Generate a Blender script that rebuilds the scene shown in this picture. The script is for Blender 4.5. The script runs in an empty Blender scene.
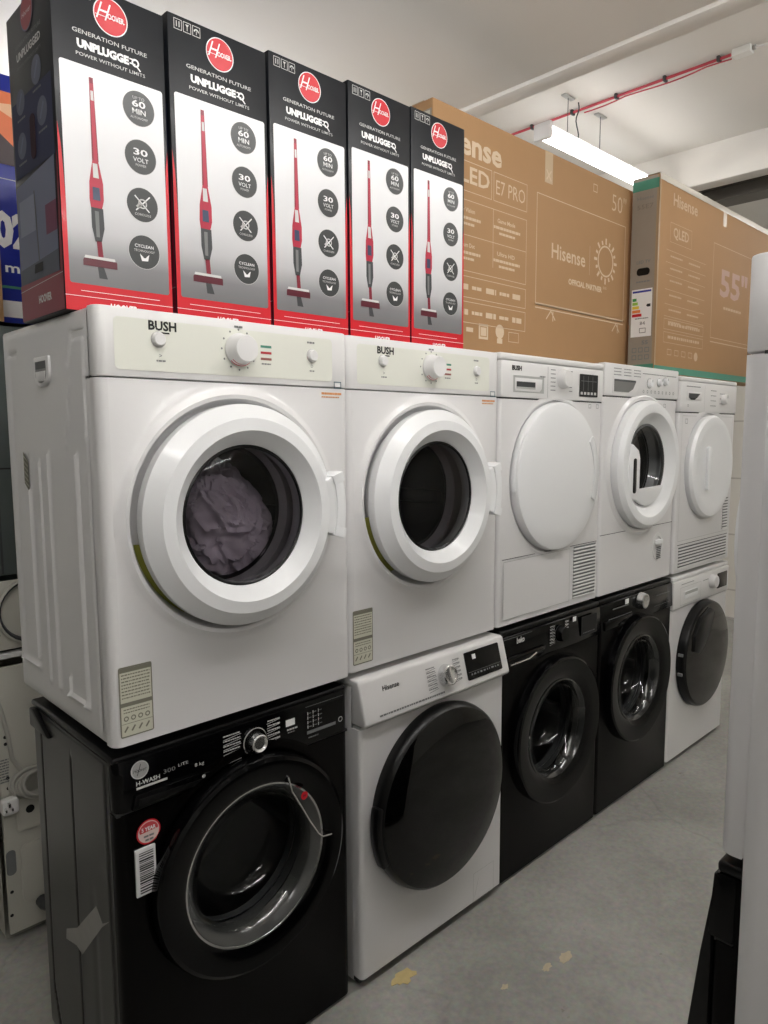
import bpy, bmesh, math, random
from mathutils import Matrix, Vector, noise
S = bpy.context.scene
C = S.collection
PI = math.pi

# ------------------------------------------------------------------ camera
cam_d = bpy.data.cameras.new('camera'); cam = bpy.data.objects.new('camera', cam_d); C.objects.link(cam)
S.camera = cam
cam.location = (-0.5441, -1.3127, 1.4644)
rt = Vector((0.7195208, -0.69445344, -0.00492359)); up = Vector((0.07939723, 0.07521586, 0.99400134)); fw = Vector((0.68991731, 0.71559556, -0.10925706))
cam.rotation_euler = Matrix((rt, up, -fw)).transposed().to_euler()
cam_d.sensor_fit = 'VERTICAL'; cam_d.sensor_height = 36.0
cam_d.lens = 720.176 * 36.0 / 1024
cam_d.clip_start = 0.02

# ------------------------------------------------------------------ world, exposure
w = bpy.data.worlds.new('world'); S.world = w; w.use_nodes = True
w.node_tree.nodes['Background'].inputs[0].default_value = (0.95, 0.97, 1.0, 1)
w.node_tree.nodes['Background'].inputs[1].default_value = 0.3
S.view_settings.view_transform = 'Standard'; S.view_settings.look = 'None'
S.view_settings.exposure = 0.48; S.view_settings.gamma = 1.0
S.view_settings.use_curve_mapping = False
LAMP = 21.0        # strength of every batten lamp
S.cycles.max_bounces = 10; S.cycles.transparent_max_bounces = 16

# ------------------------------------------------------------------ materials
MATS = {}
def srgb(c):
    if isinstance(c, str): c = [int(c[i:i+2], 16) for i in (0, 2, 4)]
    return tuple((v/255/12.92 if v/255 <= .04045 else ((v/255+.055)/1.055)**2.4) for v in c) + (1,)
def mat(name, col, rough=.5, metal=0, spec=.5, coat=0, bump=0, bscale=200, vary=0, vscale=8):
    if name in MATS: return MATS[name]
    m = bpy.data.materials.new(name); m.use_nodes = True; nt = m.node_tree; b = nt.nodes['Principled BSDF']
    c = srgb(col); b.inputs['Base Color'].default_value = c
    b.inputs['Roughness'].default_value = rough; b.inputs['Metallic'].default_value = metal
    b.inputs['Specular IOR Level'].default_value = spec; b.inputs['Coat Weight'].default_value = coat
    b.inputs['Coat Roughness'].default_value = .08
    tc = nt.nodes.new('ShaderNodeTexCoord')
    if vary:
        n = nt.nodes.new('ShaderNodeTexNoise'); n.inputs['Scale'].default_value = vscale; n.inputs['Detail'].default_value = 6
        mx = nt.nodes.new('ShaderNodeMix'); mx.data_type = 'RGBA'
        mx.inputs['A'].default_value = tuple(v*(1-vary) for v in c[:3])+(1,); mx.inputs['B'].default_value = tuple(min(1, v*(1+vary)) for v in c[:3])+(1,)
        nt.links.new(tc.outputs['Object'], n.inputs['Vector']); nt.links.new(n.outputs['Fac'], mx.inputs['Factor'])
        nt.links.new(mx.outputs['Result'], b.inputs['Base Color'])
    if bump:
        n = nt.nodes.new('ShaderNodeTexNoise'); n.inputs['Scale'].default_value = bscale; n.inputs['Detail'].default_value = 3
        bp = nt.nodes.new('ShaderNodeBump'); bp.inputs['Strength'].default_value = bump; bp.inputs['Distance'].default_value = .002
        nt.links.new(tc.outputs['Object'], n.inputs['Vector']); nt.links.new(n.outputs['Fac'], bp.inputs['Height']); nt.links.new(bp.outputs['Normal'], b.inputs['Normal'])
    MATS[name] = m; return m
def glassmat(name, tint, ior=1.45, rough=.02):
    m = bpy.data.materials.new(name); m.use_nodes = True; nt = m.node_tree; nt.nodes.clear()
    o = nt.nodes.new('ShaderNodeOutputMaterial'); t = nt.nodes.new('ShaderNodeBsdfTransparent'); g = nt.nodes.new('ShaderNodeBsdfGlossy')
    f = nt.nodes.new('ShaderNodeFresnel'); mx = nt.nodes.new('ShaderNodeMixShader'); f.inputs['IOR'].default_value = ior
    t.inputs[0].default_value = tint+(1,); g.inputs['Roughness'].default_value = rough
    nt.links.new(f.outputs[0], mx.inputs[0]); nt.links.new(t.outputs[0], mx.inputs[1]); nt.links.new(g.outputs[0], mx.inputs[2]); nt.links.new(mx.outputs[0], o.inputs[0])
    MATS[name] = m; return m
def emit(name, col, s):
    m = bpy.data.materials.new(name); m.use_nodes = True; b = m.node_tree.nodes['Principled BSDF']
    b.inputs['Base Color'].default_value = (1,1,1,1); b.inputs['Emission Color'].default_value = col+(1,); b.inputs['Emission Strength'].default_value = s
    MATS[name] = m; return m
WH = mat('white_enamel', (225,224,224), .28, coat=.3)
WH2 = mat('white_plastic', (227,226,225), .35)
WHD = mat('white_door_plastic', (236,237,238), .3, coat=.2)
CREAM = mat('cream_fascia', (226,227,217), .3)
GRYW = mat('pale_grey_plastic', (176,177,174), .4)
SEAM = mat('seam_dark', (48,48,48), .7)
BK = mat('black_gloss', (5,5,6), .12, spec=.24)
BKP = mat('black_plastic', (11,11,12), .3, spec=.3)
BKS = mat('black_side_steel', (46,45,43), .3, coat=.15)
BKF = mat('black_front_steel', (6,5,5), .22, spec=.12)
DK = mat('dark_grey', (60,62,64), .4)
RUB = mat('rubber', (52,53,54), .7)
CHR = mat('chrome', (228,228,228), .24, metal=1)
STEEL = mat('drum_steel', (120,120,122), .3, metal=.9)
GALV = mat('galvanised_steel', (92,100,98), .45, metal=.5, vary=.12, vscale=9)
INK = mat('ink_black', (18,18,18), .6)
INKG = mat('ink_grey', (120,122,122), .6)
LGT = mat('ink_light', (205,205,203), .5)
WP = mat('print_white', (238,238,238), .45)
RED = mat('print_red', (200,12,32), .4, coat=.15)
DRED = mat('print_dark_red', (128,22,44), .4)
BXK = mat('box_black', (22,25,30), .38, spec=.35, coat=.05, vary=.1, vscale=20)
GRN = mat('green_ink', (72,138,116), .6)
CARD = mat('cardboard', (168,130,90), .75, vary=.04, vscale=14, bump=.1, bscale=60)
CARDP = mat('cardboard_pale_ink', (208,186,158), .7)
CARDG = mat('cardboard_grey_print', (150,140,128), .65, vary=.05, vscale=20)
BLUE = mat('blue_print', (28,44,150), .35, coat=.2)
YEL = mat('yellow_ink', (230,205,60), .5); ORG = mat('orange_ink', (226,132,60), .5); GR2 = mat('grass_green_ink', (60,160,80), .5)
BADGE = mat('badge_charcoal', (58,60,60), .35)
LABEL = mat('label_beige', (205,204,186), .5)
LAB2 = mat('label_dark_ink', (120,118,104), .6)  # darker tone of the sticker print, bands and backing
GLS = glassmat('smoked_glass', (.60,.58,.61), 1.35)
GLC = glassmat('clear_bowl_glass', (.80,.81,.80), 1.45)
RIMG = mat('translucent_grey_rim', (72,73,72), .18, coat=.5)
GLM = glassmat('clear_tint_glass', (.7,.72,.72), 1.45)
DOME = mat('dark_dome_glass', (5,5,5), .04, spec=.4)

# ------------------------------------------------------------------ mesh builder
_font = {}
def font_mesh(s, bold, shear, sp):
    k = (s, bold, shear, sp)
    if k not in _font:
        cu = bpy.data.curves.new('txt', 'FONT'); cu.body = s; cu.size = 1; cu.align_x = 'CENTER'; cu.align_y = 'CENTER'
        cu.offset = bold; cu.shear = shear; cu.space_character = sp; cu.resolution_u = 2
        o = bpy.data.objects.new('txt', cu); C.objects.link(o)
        dg = bpy.context.evaluated_depsgraph_get(); me = bpy.data.meshes.new_from_object(o.evaluated_get(dg))
        bpy.data.objects.remove(o); _font[k] = me
    return _font[k]
def frame(o, u, n, v):
    """local x -> u, local y -> n (inward), local z -> v"""
    m = Matrix((u, n, v)).transposed().to_4x4(); m.translation = Vector(o); return m
FRONT = Matrix.Identity(4)
def leftside(x, y0=0, z0=0):           # seen from -x: u runs towards -y
    return frame((x, y0, z0), Vector((0,-1,0)), Vector((1,0,0)), Vector((0,0,1)))
class MB:
    def __init__(s): s.bm = bmesh.new(); s.mats = []; s.M = FRONT
    def mi(s, m):
        if m not in s.mats: s.mats.append(m)
        return s.mats.index(m)
    def add(s, t, m, bevel=0, seg=2, ang=.5):
        if bevel:
            t.normal_update()
            es = [e for e in t.edges if len(e.link_faces) == 2 and e.calc_face_angle(0) > ang]
            bmesh.ops.bevel(t, geom=es, offset=bevel, segments=seg, profile=.5, affect='EDGES', clamp_overlap=True)
        k = s.mi(m)
        for f in t.faces: f.material_index = k
        t.transform(s.M)
        if s.M.determinant() < 0: bmesh.ops.reverse_faces(t, faces=t.faces[:])
        me = bpy.data.meshes.new('t'); t.to_mesh(me); t.free(); s.bm.from_mesh(me); bpy.data.meshes.remove(me)
        return s
    def box(s, x0, x1, y0, y1, z0, z1, m, bevel=0, seg=2):
        t = bmesh.new(); bmesh.ops.create_cube(t, size=1)
        for v in t.verts: v.co = Vector(((x0+x1)/2+v.co.x*(x1-x0), (y0+y1)/2+v.co.y*(y1-y0), (z0+z1)/2+v.co.z*(z1-z0)))
        return s.add(t, m, bevel, seg)
    def cab(s, x0, x1, y0, y1, z0, z1, m, bevel=.006):
        t = bmesh.new(); bmesh.ops.create_cube(t, size=1)
        for v in t.verts: v.co = Vector(((x0+x1)/2+v.co.x*(x1-x0), (y0+y1)/2+v.co.y*(y1-y0), (z0+z1)/2+v.co.z*(z1-z0)))
        t.normal_update(); bmesh.ops.delete(t, geom=[f for f in t.faces if f.normal.y < -.5], context='FACES')
        return s.add(t, m, bevel, 2)
    def prism(s, pts, axis, a, b, m, bevel=0, seg=2, capa=True, capb=True, skip=()):
        """pts in the two other axes; axis 'x': (y,z) 'y': (x,z) 'z': (x,y)"""
        t = bmesh.new()
        def P(p, h): return {'x': (h, p[0], p[1]), 'y': (p[0], h, p[1]), 'z': (p[0], p[1], h)}[axis]
        A = [t.verts.new(P(p, a)) for p in pts]; B = [t.verts.new(P(p, b)) for p in pts]
        n = len(pts)
        for i in range(n):
            if i in skip: continue
            t.faces.new((A[i], A[(i+1) % n], B[(i+1) % n], B[i]))
        if capa: t.faces.new(A[::-1])
        if capb: t.faces.new(B)
        bmesh.ops.recalc_face_normals(t, faces=t.faces[:])
        return s.add(t, m, bevel, seg)
    def lathe(s, prof, cx, cz, m, n=64, a0=0, a1=2*PI, sx=1, sz=1):
        """profile (r, y) about the y axis through (cx, cz)"""
        t = bmesh.new(); full = abs(a1-a0-2*PI) < 1e-6; k = n if full else n+1; rings = []
        for r, y in prof:
            if r < 1e-6: rings.append([t.verts.new((cx, y, cz))])
            else: rings.append([t.verts.new((cx+sx*r*math.cos(a0+(a1-a0)*i/n), y, cz+sz*r*math.sin(a0+(a1-a0)*i/n))) for i in range(k)])
        for a, b in zip(rings, rings[1:]):
            for i in range(n):
                j = (i+1) % k
                q = [a[i % len(a)], a[j % len(a)], b[j % len(b)], b[i % len(b)]]
                q = [v for h, v in enumerate(q) if v not in q[:h]]
                if len(q) > 2: t.faces.new(q)
        bmesh.ops.recalc_face_normals(t, faces=t.faces[:])
        return s.add(t, m)
    def arc(s, cx, cz, r0, r1, a0, a1, y0, y1, m, bevel=0, n=24):
        pts = [(cx+r1*math.cos(a0+(a1-a0)*i/n), cz+r1*math.sin(a0+(a1-a0)*i/n)) for i in range(n+1)]
        pts += [(cx+r0*math.cos(a1+(a0-a1)*i/n), cz+r0*math.sin(a1+(a0-a1)*i/n)) for i in range(n+1)]
        return s.prism(pts, 'y', y0, y1, m, bevel)
    def disc(s, cx, cz, r, y, m, n=32, sz=1): return s.poly([(cx+r*math.cos(2*PI*i/n), cz+sz*r*math.sin(2*PI*i/n)) for i in range(n)], y, m)
    def ring(s, cx, cz, r0, r1, y, m, n=32):
        t = bmesh.new()
        A = [t.verts.new((cx+r0*math.cos(2*PI*i/n), y, cz+r0*math.sin(2*PI*i/n))) for i in range(n)]
        B = [t.verts.new((cx+r1*math.cos(2*PI*i/n), y, cz+r1*math.sin(2*PI*i/n))) for i in range(n)]
        for i in range(n): t.faces.new((A[i], B[i], B[(i+1) % n], A[(i+1) % n])[::-1])
        return s.add(t, m)
    def poly(s, pts, y, m):
        """flat print facing -y"""
        t = bmesh.new(); f = t.faces.new([t.verts.new((x, y, z)) for x, z in pts]); t.normal_update()
        if f.normal.y > 0: bmesh.ops.reverse_faces(t, faces=[f])
        return s.add(t, m)
    def rect(s, x0, x1, z0, z1, y, m): return s.poly([(x0,z0),(x1,z0),(x1,z1),(x0,z1)], y, m)
    def outline(s, x0, x1, z0, z1, y, wd, m):
        s.rect(x0, x1, z1-wd, z1, y, m); s.rect(x0, x1, z0, z0+wd, y, m); s.rect(x0, x0+wd, z0+wd, z1-wd, y, m); s.rect(x1-wd, x1, z0+wd, z1-wd, y, m); return s
    def line(s, p, q, wd, y, m):
        d = Vector((q[0]-p[0], q[1]-p[1])); n = Vector((-d.y, d.x)).normalized()*wd/2
        return s.poly([(p[0]+n.x,p[1]+n.y),(q[0]+n.x,q[1]+n.y),(q[0]-n.x,q[1]-n.y),(p[0]-n.x,p[1]-n.y)], y, m)
    def dashes(s, x0, x1, z, h, y, m, seed=0, gap=.35):
        r = random.Random(seed); x = x0
        while x < x1-h*.3:
            e = min(x1, x+h*r.uniform(.8, 2.6)); s.rect(x, e, z-h/2, z+h/2, y, m); x = e+h*gap
        return s
    def text(s, tx, x, z, size, y, m, bold=0, shear=0, sx=1, sp=1, width=None):
        me = font_mesh(tx, bold, shear, sp); t = bmesh.new(); t.from_mesh(me)
        xs = [v.co.x for v in t.verts]; zs = [v.co.y for v in t.verts]; wd = max(xs)-min(xs); cx = (max(xs)+min(xs))/2; cz = (max(zs)+min(zs))/2
        kx = size*sx if width is None else width/wd
        for v in t.verts: v.co = Vector((x+(v.co.x-cx)*kx, y, z+(v.co.y-cz)*size))
        t.normal_update()
        if t.faces and sum(f.normal.y*f.calc_area() for f in t.faces) > 0: bmesh.ops.reverse_faces(t, faces=t.faces[:])
        return s.add(t, m)
    def tube(s, path, r, m, n=8):
        t = bmesh.new(); path = [Vector(p) for p in path]; rings = []; u = None
        for i, p in enumerate(path):
            d = (path[min(i+1, len(path)-1)]-path[max(i-1, 0)]).normalized()
            if u is None: u = d.orthogonal().normalized()
            u = (u-d*u.dot(d)).normalized(); v = d.cross(u)
            rings.append([t.verts.new(p+r*(u*math.cos(2*PI*k/n)+v*math.sin(2*PI*k/n))) for k in range(n)])
        for a, b in zip(rings, rings[1:]):
            for k in range(n): t.faces.new((a[k], a[(k+1) % n], b[(k+1) % n], b[k]))
        t.faces.new(rings[0][::-1]); t.faces.new(rings[-1])
        bmesh.ops.recalc_face_normals(t, faces=t.faces[:])
        return s.add(t, m)
    def plate(s, cx, cz, x0, x1, z0, z1, prof, m, n=96):
        """front plate filling a rectangle round a circular opening; prof = (r, y) outwards, last loop is the rectangle at y=last"""
        t = bmesh.new(); ang = [2*PI*i/n for i in range(n)]
        for c in ((x0,z0),(x1,z0),(x1,z1),(x0,z1)):
            a = math.atan2(c[1]-cz, c[0]-cx) % (2*PI); k = min(range(n), key=lambda i: abs((ang[i]-a+PI) % (2*PI)-PI)); ang[k] = a
        rings = [[t.verts.new((cx+r*math.cos(a), y, cz+r*math.sin(a))) for a in ang] for r, y in prof]
        out = []
        for a in ang:
            dx, dz = math.cos(a), math.sin(a); ts = []
            if abs(dx) > 1e-9: ts.append(((x1 if dx > 0 else x0)-cx)/dx)
            if abs(dz) > 1e-9: ts.append(((z1 if dz > 0 else z0)-cz)/dz)
            q = min(ts); out.append(t.verts.new((cx+q*dx, prof[-1][1], cz+q*dz)))
        rings.append(out)
        for a, b in zip(rings, rings[1:]):
            for i in range(n): t.faces.new((a[i], a[(i+1) % n], b[(i+1) % n], b[i]))
        bmesh.ops.recalc_face_normals(t, faces=t.faces[:])
        if sum(f.normal.y*f.calc_area() for f in t.faces) > 0: bmesh.ops.reverse_faces(t, faces=t.faces[:])
        return s.add(t, m)
    def field(s, u0, u1, v0, v1, nu, nv, h, m):
        """height field facing -y, y = h(u, v)"""
        t = bmesh.new(); g = [[t.verts.new((u0+(u1-u0)*i/nu, h(u0+(u1-u0)*i/nu, v0+(v1-v0)*j/nv), v0+(v1-v0)*j/nv)) for j in range(nv+1)] for i in range(nu+1)]
        for i in range(nu):
            for j in range(nv): t.faces.new((g[i][j], g[i+1][j], g[i+1][j+1], g[i][j+1]))
        t.normal_update()
        return s.add(t, m)
    def build(s, name, parent=None, loc=(0,0,0), label=None):
        s.bm.normal_update()
        for f in s.bm.faces: f.smooth = True
        for e in s.bm.edges:
            if len(e.link_faces) == 2 and e.calc_face_angle(0) > .55: e.smooth = False
        me = bpy.data.meshes.new(name); s.bm.to_mesh(me); s.bm.free()
        for m in s.mats: me.materials.append(m)
        o = bpy.data.objects.new(name, me); C.objects.link(o); o.location = loc
        if parent: o.parent = parent
        if label: o['label'] = label
        return o
def thing(name, label, cat, loc, rz=0, group=None):
    o = bpy.data.objects.new(name, None); C.objects.link(o); o.location = loc; o.rotation_euler = (0,0,rz); o.empty_display_size = .05
    o['label'] = label; o['category'] = cat
    if group: o['group'] = group
    return o
def tag(o, label, cat, group=None, kind=None):
    if label: o['label'] = label
    if cat: o['category'] = cat
    if group: o['group'] = group
    if kind: o['kind'] = kind
    return o
def struct(mb, name, loc=(0,0,0)):
    o = mb.build(name, None, loc); o['kind'] = 'structure'; return o
def rrect(x0, x1, z0, z1, r, n=6):
    pts = []
    for cx, cz, a in ((x1-r,z0+r,-PI/2),(x1-r,z1-r,0),(x0+r,z1-r,PI/2),(x0+r,z0+r,PI)):
        pts += [(cx+r*math.cos(a+PI/2*i/n), cz+r*math.sin(a+PI/2*i/n)) for i in range(n+1)]
    return pts

# ------------------------------------------------------------------ the room
def floor_mat():
    m = bpy.data.materials.new('worn_concrete'); m.use_nodes = True; nt = m.node_tree; b = nt.nodes['Principled BSDF']
    N = nt.nodes.new; L = nt.links.new; tc = N('ShaderNodeTexCoord')
    n1 = N('ShaderNodeTexNoise'); n1.inputs['Scale'].default_value = 2.2; n1.inputs['Detail'].default_value = 10; n1.inputs['Roughness'].default_value = .65
    n2 = N('ShaderNodeTexNoise'); n2.inputs['Scale'].default_value = 55; n2.inputs['Detail'].default_value = 5
    r1 = N('ShaderNodeValToRGB'); r1.color_ramp.elements[0].position = .3; r1.color_ramp.elements[1].position = .72
    r1.color_ramp.elements[0].color = srgb((140,138,127)); r1.color_ramp.elements[1].color = srgb((172,170,159))
    L(tc.outputs['Object'], n1.inputs['Vector']); L(tc.outputs['Object'], n2.inputs['Vector']); L(n1.outputs['Fac'], r1.inputs[0])
    mx = N('ShaderNodeMix'); mx.data_type = 'RGBA'; mx.blend_type = 'OVERLAY'; mx.inputs['Factor'].default_value = .35
    L(r1.outputs[0], mx.inputs['A']); L(n2.outputs['Color'], mx.inputs['B'])
    hs = N('ShaderNodeHueSaturation'); hs.inputs['Saturation'].default_value = .55; L(mx.outputs['Result'], hs.inputs['Color'])
    # scuffs and chips
    v = N('ShaderNodeTexNoise'); v.inputs['Scale'].default_value = 9; v.inputs['Detail'].default_value = 8; v.inputs['Roughness'].default_value = .7; L(tc.outputs['Object'], v.inputs['Vector'])
    r2 = N('ShaderNodeValToRGB'); r2.color_ramp.elements[0].position = .66; r2.color_ramp.elements[1].position = .70; L(v.outputs['Fac'], r2.inputs[0])
    mx2 = N('ShaderNodeMix'); mx2.data_type = 'RGBA'; L(r2.outputs[0], mx2.inputs['Factor']); L(hs.outputs[0], mx2.inputs['A']); mx2.inputs['B'].default_value = srgb((130,122,110))
    # hairline cracks
    vo = N('ShaderNodeTexVoronoi'); vo.feature = 'DISTANCE_TO_EDGE'; vo.inputs['Scale'].default_value = .9
    nd = N('ShaderNodeTexNoise'); nd.inputs['Scale'].default_value = 5; nd.inputs['Detail'].default_value = 6; L(tc.outputs['Object'], nd.inputs['Vector'])
    mp = N('ShaderNodeMix'); mp.data_type = 'VECTOR'; mp.inputs['Factor'].default_value = .12; L(tc.outputs['Object'], mp.inputs['A']); L(nd.outputs['Color'], mp.inputs['B']); L(mp.outputs['Result'], vo.inputs['Vector'])
    r3 = N('ShaderNodeValToRGB'); r3.color_ramp.elements[0].position = .0; r3.color_ramp.elements[1].position = .006; r3.color_ramp.elements[0].color = (.7,.7,.7,1); r3.color_ramp.elements[1].color = (1,1,1,1); L(vo.outputs['Distance'], r3.inputs[0])
    mx3 = N('ShaderNodeMix'); mx3.data_type = 'RGBA'; mx3.blend_type = 'MULTIPLY'; mx3.inputs['Factor'].default_value = .45; L(mx2.outputs['Result'], mx3.inputs['A']); L(r3.outputs[0], mx3.inputs['B'])
    L(mx3.outputs['Result'], b.inputs['Base Color']); b.inputs['Roughness'].default_value = .6
    bp = N('ShaderNodeBump'); bp.inputs['Strength'].default_value = .25; bp.inputs['Distance'].default_value = .003; L(n2.outputs['Fac'], bp.inputs['Height']); L(bp.outputs['Normal'], b.inputs['Normal'])
    return m
CEIL = mat('painted_ceiling', (222,219,213), .8, vary=.03, vscale=3, bump=.3, bscale=6)
WALL = mat('painted_wall', (222,222,216), .75, vary=.02, vscale=4)
def brick_mat():
    m = bpy.data.materials.new('painted_blocks'); m.use_nodes = True; nt = m.node_tree; b = nt.nodes['Principled BSDF']
    tc = nt.nodes.new('ShaderNodeTexCoord'); mp = nt.nodes.new('ShaderNodeMapping'); mp.inputs['Rotation'].default_value = (PI/2, 0, PI/2)
    br = nt.nodes.new('ShaderNodeTexBrick'); br.inputs['Scale'].default_value = 1.0; br.inputs['Brick Width'].default_value = .44; br.inputs['Row Height'].default_value = .215; br.inputs['Mortar Size'].default_value = .006
    br.inputs['Color1'].default_value = srgb((228,224,216)); br.inputs['Color2'].default_value = srgb((222,218,210)); br.inputs['Mortar'].default_value = srgb((196,190,182))
    nt.links.new(tc.outputs['Object'], mp.inputs[0]); nt.links.new(mp.outputs[0], br.inputs['Vector']); nt.links.new(br.outputs['Color'], b.inputs['Base Color']); b.inputs['Roughness'].default_value = .8
    return m
X0, X1, Y0, Y1 = -3.2, 5.3, -3.4, 2.8
EX, BX, ZS, ZB = 1.885, 3.395, 2.75, 2.945      # soffit edge, next beam, soffit height, bay height
struct(MB().box(X0, X1, Y0, Y1, -.1, 0, floor_mat()), 'floor')
struct(MB().box(X0-.1, X1+.1, Y1, Y1+.1, 0, 3.1, WALL), 'wall_back')
struct(MB().box(X0-.1, X1+.1, Y0-.1, Y0, 0, 3.1, WALL), 'wall_front')
struct(MB().box(X0-.1, X0, Y0, Y1, 0, 3.1, mat('grey_wall', (120,118,114), .8)), 'wall_left')
struct(MB().box(X1, X1+.1, Y0, Y1, 0, 3.1, brick_mat()), 'wall_right')
m = MB(); m.box(X0, EX-.085, Y0, Y1, ZS, 3.1, CEIL, .01); m.box(EX-.088, EX, Y0, Y1, ZS-.012, 3.1, CEIL, .006)
m.box(EX, BX, Y0, Y1, ZB, 3.1, CEIL); m.box(BX, BX+.11, Y0, Y1, ZS, 3.1, CEIL, .012); m.box(BX+.11, X1, Y0, Y1, ZB, 3.1, CEIL)
struct(m, 'ceiling')
STB = mat('dark_steel_beam', (92,88,82), .4, metal=.6)
m = MB(); m.box(3.70, 3.86, Y0, Y1, 2.81, 2.82, STB); m.box(3.715, 3.845, Y0, Y1, 2.752, 2.811, STB); m.box(3.70, 3.86, Y0, Y1, 2.742, 2.753, STB)
struct(m, 'trim_1')

# ------------------------------------------------------------------ batten lights
TUBE = emit('lit_diffuser', (1.0, .980, .962), LAMP)
TUBE2 = emit('lit_diffuser_bay', (1.0, .980, .962), LAMP*.42)
TUBE3 = emit('lit_diffuser_ceiling_fill', (1.0, .980, .962), LAMP*3.0)  # extra strong, for the unseen lamp added behind the cartons to brighten the ceiling
def batten(x0, x1, y, z, top, label, wires=True, tube=None):
    t = thing('batten_light', label, 'light', ((x0+x1)/2, y, z))
    L = (x1-x0)/2
    MB().prism([(-.018,.046),(.018,.046),(.024,.066),(-.024,.066)], 'x', -L, L, WH2, .003).build('housing', t)
    MB().prism([(.034*math.cos(a), .036-.036*math.sin(a)) for a in [-.45+(PI+.9)*i/14 for i in range(15)]], 'x', -L+.012, L-.012, tube or TUBE).build('diffuser', t)
    for s in (-1, 1): MB().box(s*L-.012, s*L+.012, -.042, .042, -.002, .068, WH2, .006).build('end_cap', t)
    if wires:
        for k, wx in enumerate((-L+.19, -L+.47)):
            m = MB(); m.tube([(wx, 0, .06), (wx, 0, top-z-.006)], .0016, DK); m.box(wx-.04, wx+.04, -.012, .012, top-z-.008, top-z-.001, GRYW, .002); m.build('hanging_wire', t)
        m = MB(); m.tube([(-L+.27+.012*math.sin(k*.9), .0, .06+(top-z-.06)*k/10) for k in range(11)], .003, DK); m.build('flex_cable', t)
    return t
batten(2.205, 3.32, .545, 2.712, ZB, 'lit white batten light hanging from wires above the cardboard television boxes', True, TUBE2)
for x, y, top, lb in ((-.45, -.80, 2.75, 'lit batten light over the near end of the aisle, outside the view'), (.85, -.85, 2.75, 'lit batten light over the middle of the aisle, outside the view'),
        (-.9, -2.5, 2.75, 'lit batten light behind the camera on the left, outside the view'), (.85, -2.5, 2.75, 'lit batten light behind the camera on the right, outside the view'),
        (.95, 1.75, 2.75, 'lit batten light added behind the cartons to brighten the ceiling, outside the view'),
        (2.6, -1.1, ZB, 'lit batten light in the first ceiling bay, outside the view'), (4.65, -.6, ZB, 'lit batten light in the farthest ceiling bay, outside the view')):
    batten(x-.6, x+.6, y, top-(.16 if y < 0 else .42), top, lb, True, TUBE if y < 0 else TUBE3)

# red conduit and junction box
t = thing('cable_conduit', 'thin red cables clipped along the ceiling above the hanging light', 'cable', (2.53, 0, ZB))
m = MB(); r = random.Random(3)
m.tube([(0, y/20, -.012) for y in range(-2, 40)], .006, mat('red_cable', (186,60,74), .5))
m.build('cable', t)
m = MB(); m.tube([(.012+.004*math.sin(y*.9), y/20, -.018-.008*abs(math.sin(y*.45))) for y in range(-2, 12)], .003, MATS['red_cable']); m.build('cable', t)
for k in range(6): MB().box(-.012, .016, -.06+k*.22, -.048+k*.22, -.022, -.001, DK, .002).build('clip', t)
t = thing('junction_box', 'small white junction box at the end of the red cables', 'box', (2.53, -.145, ZB))
MB().box(-.022, .022, -.035, .035, -.03, -.001, mat('box_white', (230,230,226), .5), .005).build('casing', t)
m = MB(); m.lathe([(.008,-.036),(.010,-.046),(.0,-.046)], 0, -.015, GRYW, 16); m.build('gland', t)
m = MB(); m.tube([(0,-.045,-.015),(.01,-.2,-.03),(.02,-.5,-.02),(.02,-.9,-.008)], .004, WH2); m.build('white_cable', t)

# ------------------------------------------------------------------ appliance parts shared by the builders
def front(t, W, zt, m, cx, cz, prof, ff=.03, rc=.014, z0=0, name='front_panel', hole=True):
    b = MB(); n = 6
    pts = [(rc, 0)]+[(rc-rc*math.sin(PI/2*i/n), rc-rc*math.cos(PI/2*i/n)) for i in range(1, n+1)]+[(0, ff), (W, ff)]+[(W-rc+rc*math.cos(PI/2*i/n), rc-rc*math.sin(PI/2*i/n)) for i in range(n)]+[(W-rc, 0)]
    b.prism(pts, 'z', z0, zt, m, skip=(len(pts)-1, n+1), capa=True, capb=True)
    b.plate(cx, cz, rc, W-rc, z0, zt, prof, m)
    return b
def drum(t, cx, cz, r, y0, y1, m=None, seal=True):
    m = m or STEEL; b = MB()
    b.lathe([(r*.93, y0), (r*1.15, y0+.03), (r*1.35, y0+.05), (r*1.35, y1-.02), (r*1.25, y1), (0, y1)], cx, cz, m, 48)
    for k in range(3):
        a = PI/2+k*2*PI/3+.4
        b.box(cx+r*1.2*math.cos(a)-.02, cx+r*1.2*math.cos(a)+.02, y0+.06, y1-.02, cz+r*1.2*math.sin(a)-.02, cz+r*1.2*math.sin(a)+.02, m, .01)
    o = b.build('drum', t)
    if seal: MB().lathe([(r*1.06, y0-.012), (r*.98, y0+.004), (r*.93, y0+.02), (r*1.1, y0+.045)], cx, cz, RUB, 48).build('door_seal', t)
    return o
def feet(t, W, D, z0, z1, m=RUB):
    for x in (.05, W-.05):
        for y in (.07, D-.05):
            b = MB(); b.M = Matrix.Rotation(0, 4, 'X'); b.prism([(x+.02*math.cos(a*PI/8), y+.02*math.sin(a*PI/8)) for a in range(16)], 'z', z0, z1, m); b.build('foot', t)
def knob(t, x, z, r, d, m, y=0, ring=None, name='knob', tick=None):
    b = MB()
    b.lathe([(r*1.05, y), (r*1.02, y-d*.4), (r*.95, y-d*.85), (r*.86, y-d), (0, y-d*1.02)], x, z, m, 40)
    if ring: b.lathe([(r*1.06, y-d*.05), (r*1.2, y-d*.2), (r*1.22, y-.0005), (r*1.06, y-.0004)], x, z, ring, 40)
    if tick: b.box(x-r*.06, x+r*.06, y-d*1.06, y-d*.9, z+r*.2, z+r*.85, tick)
    return b.build(name, t)
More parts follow.
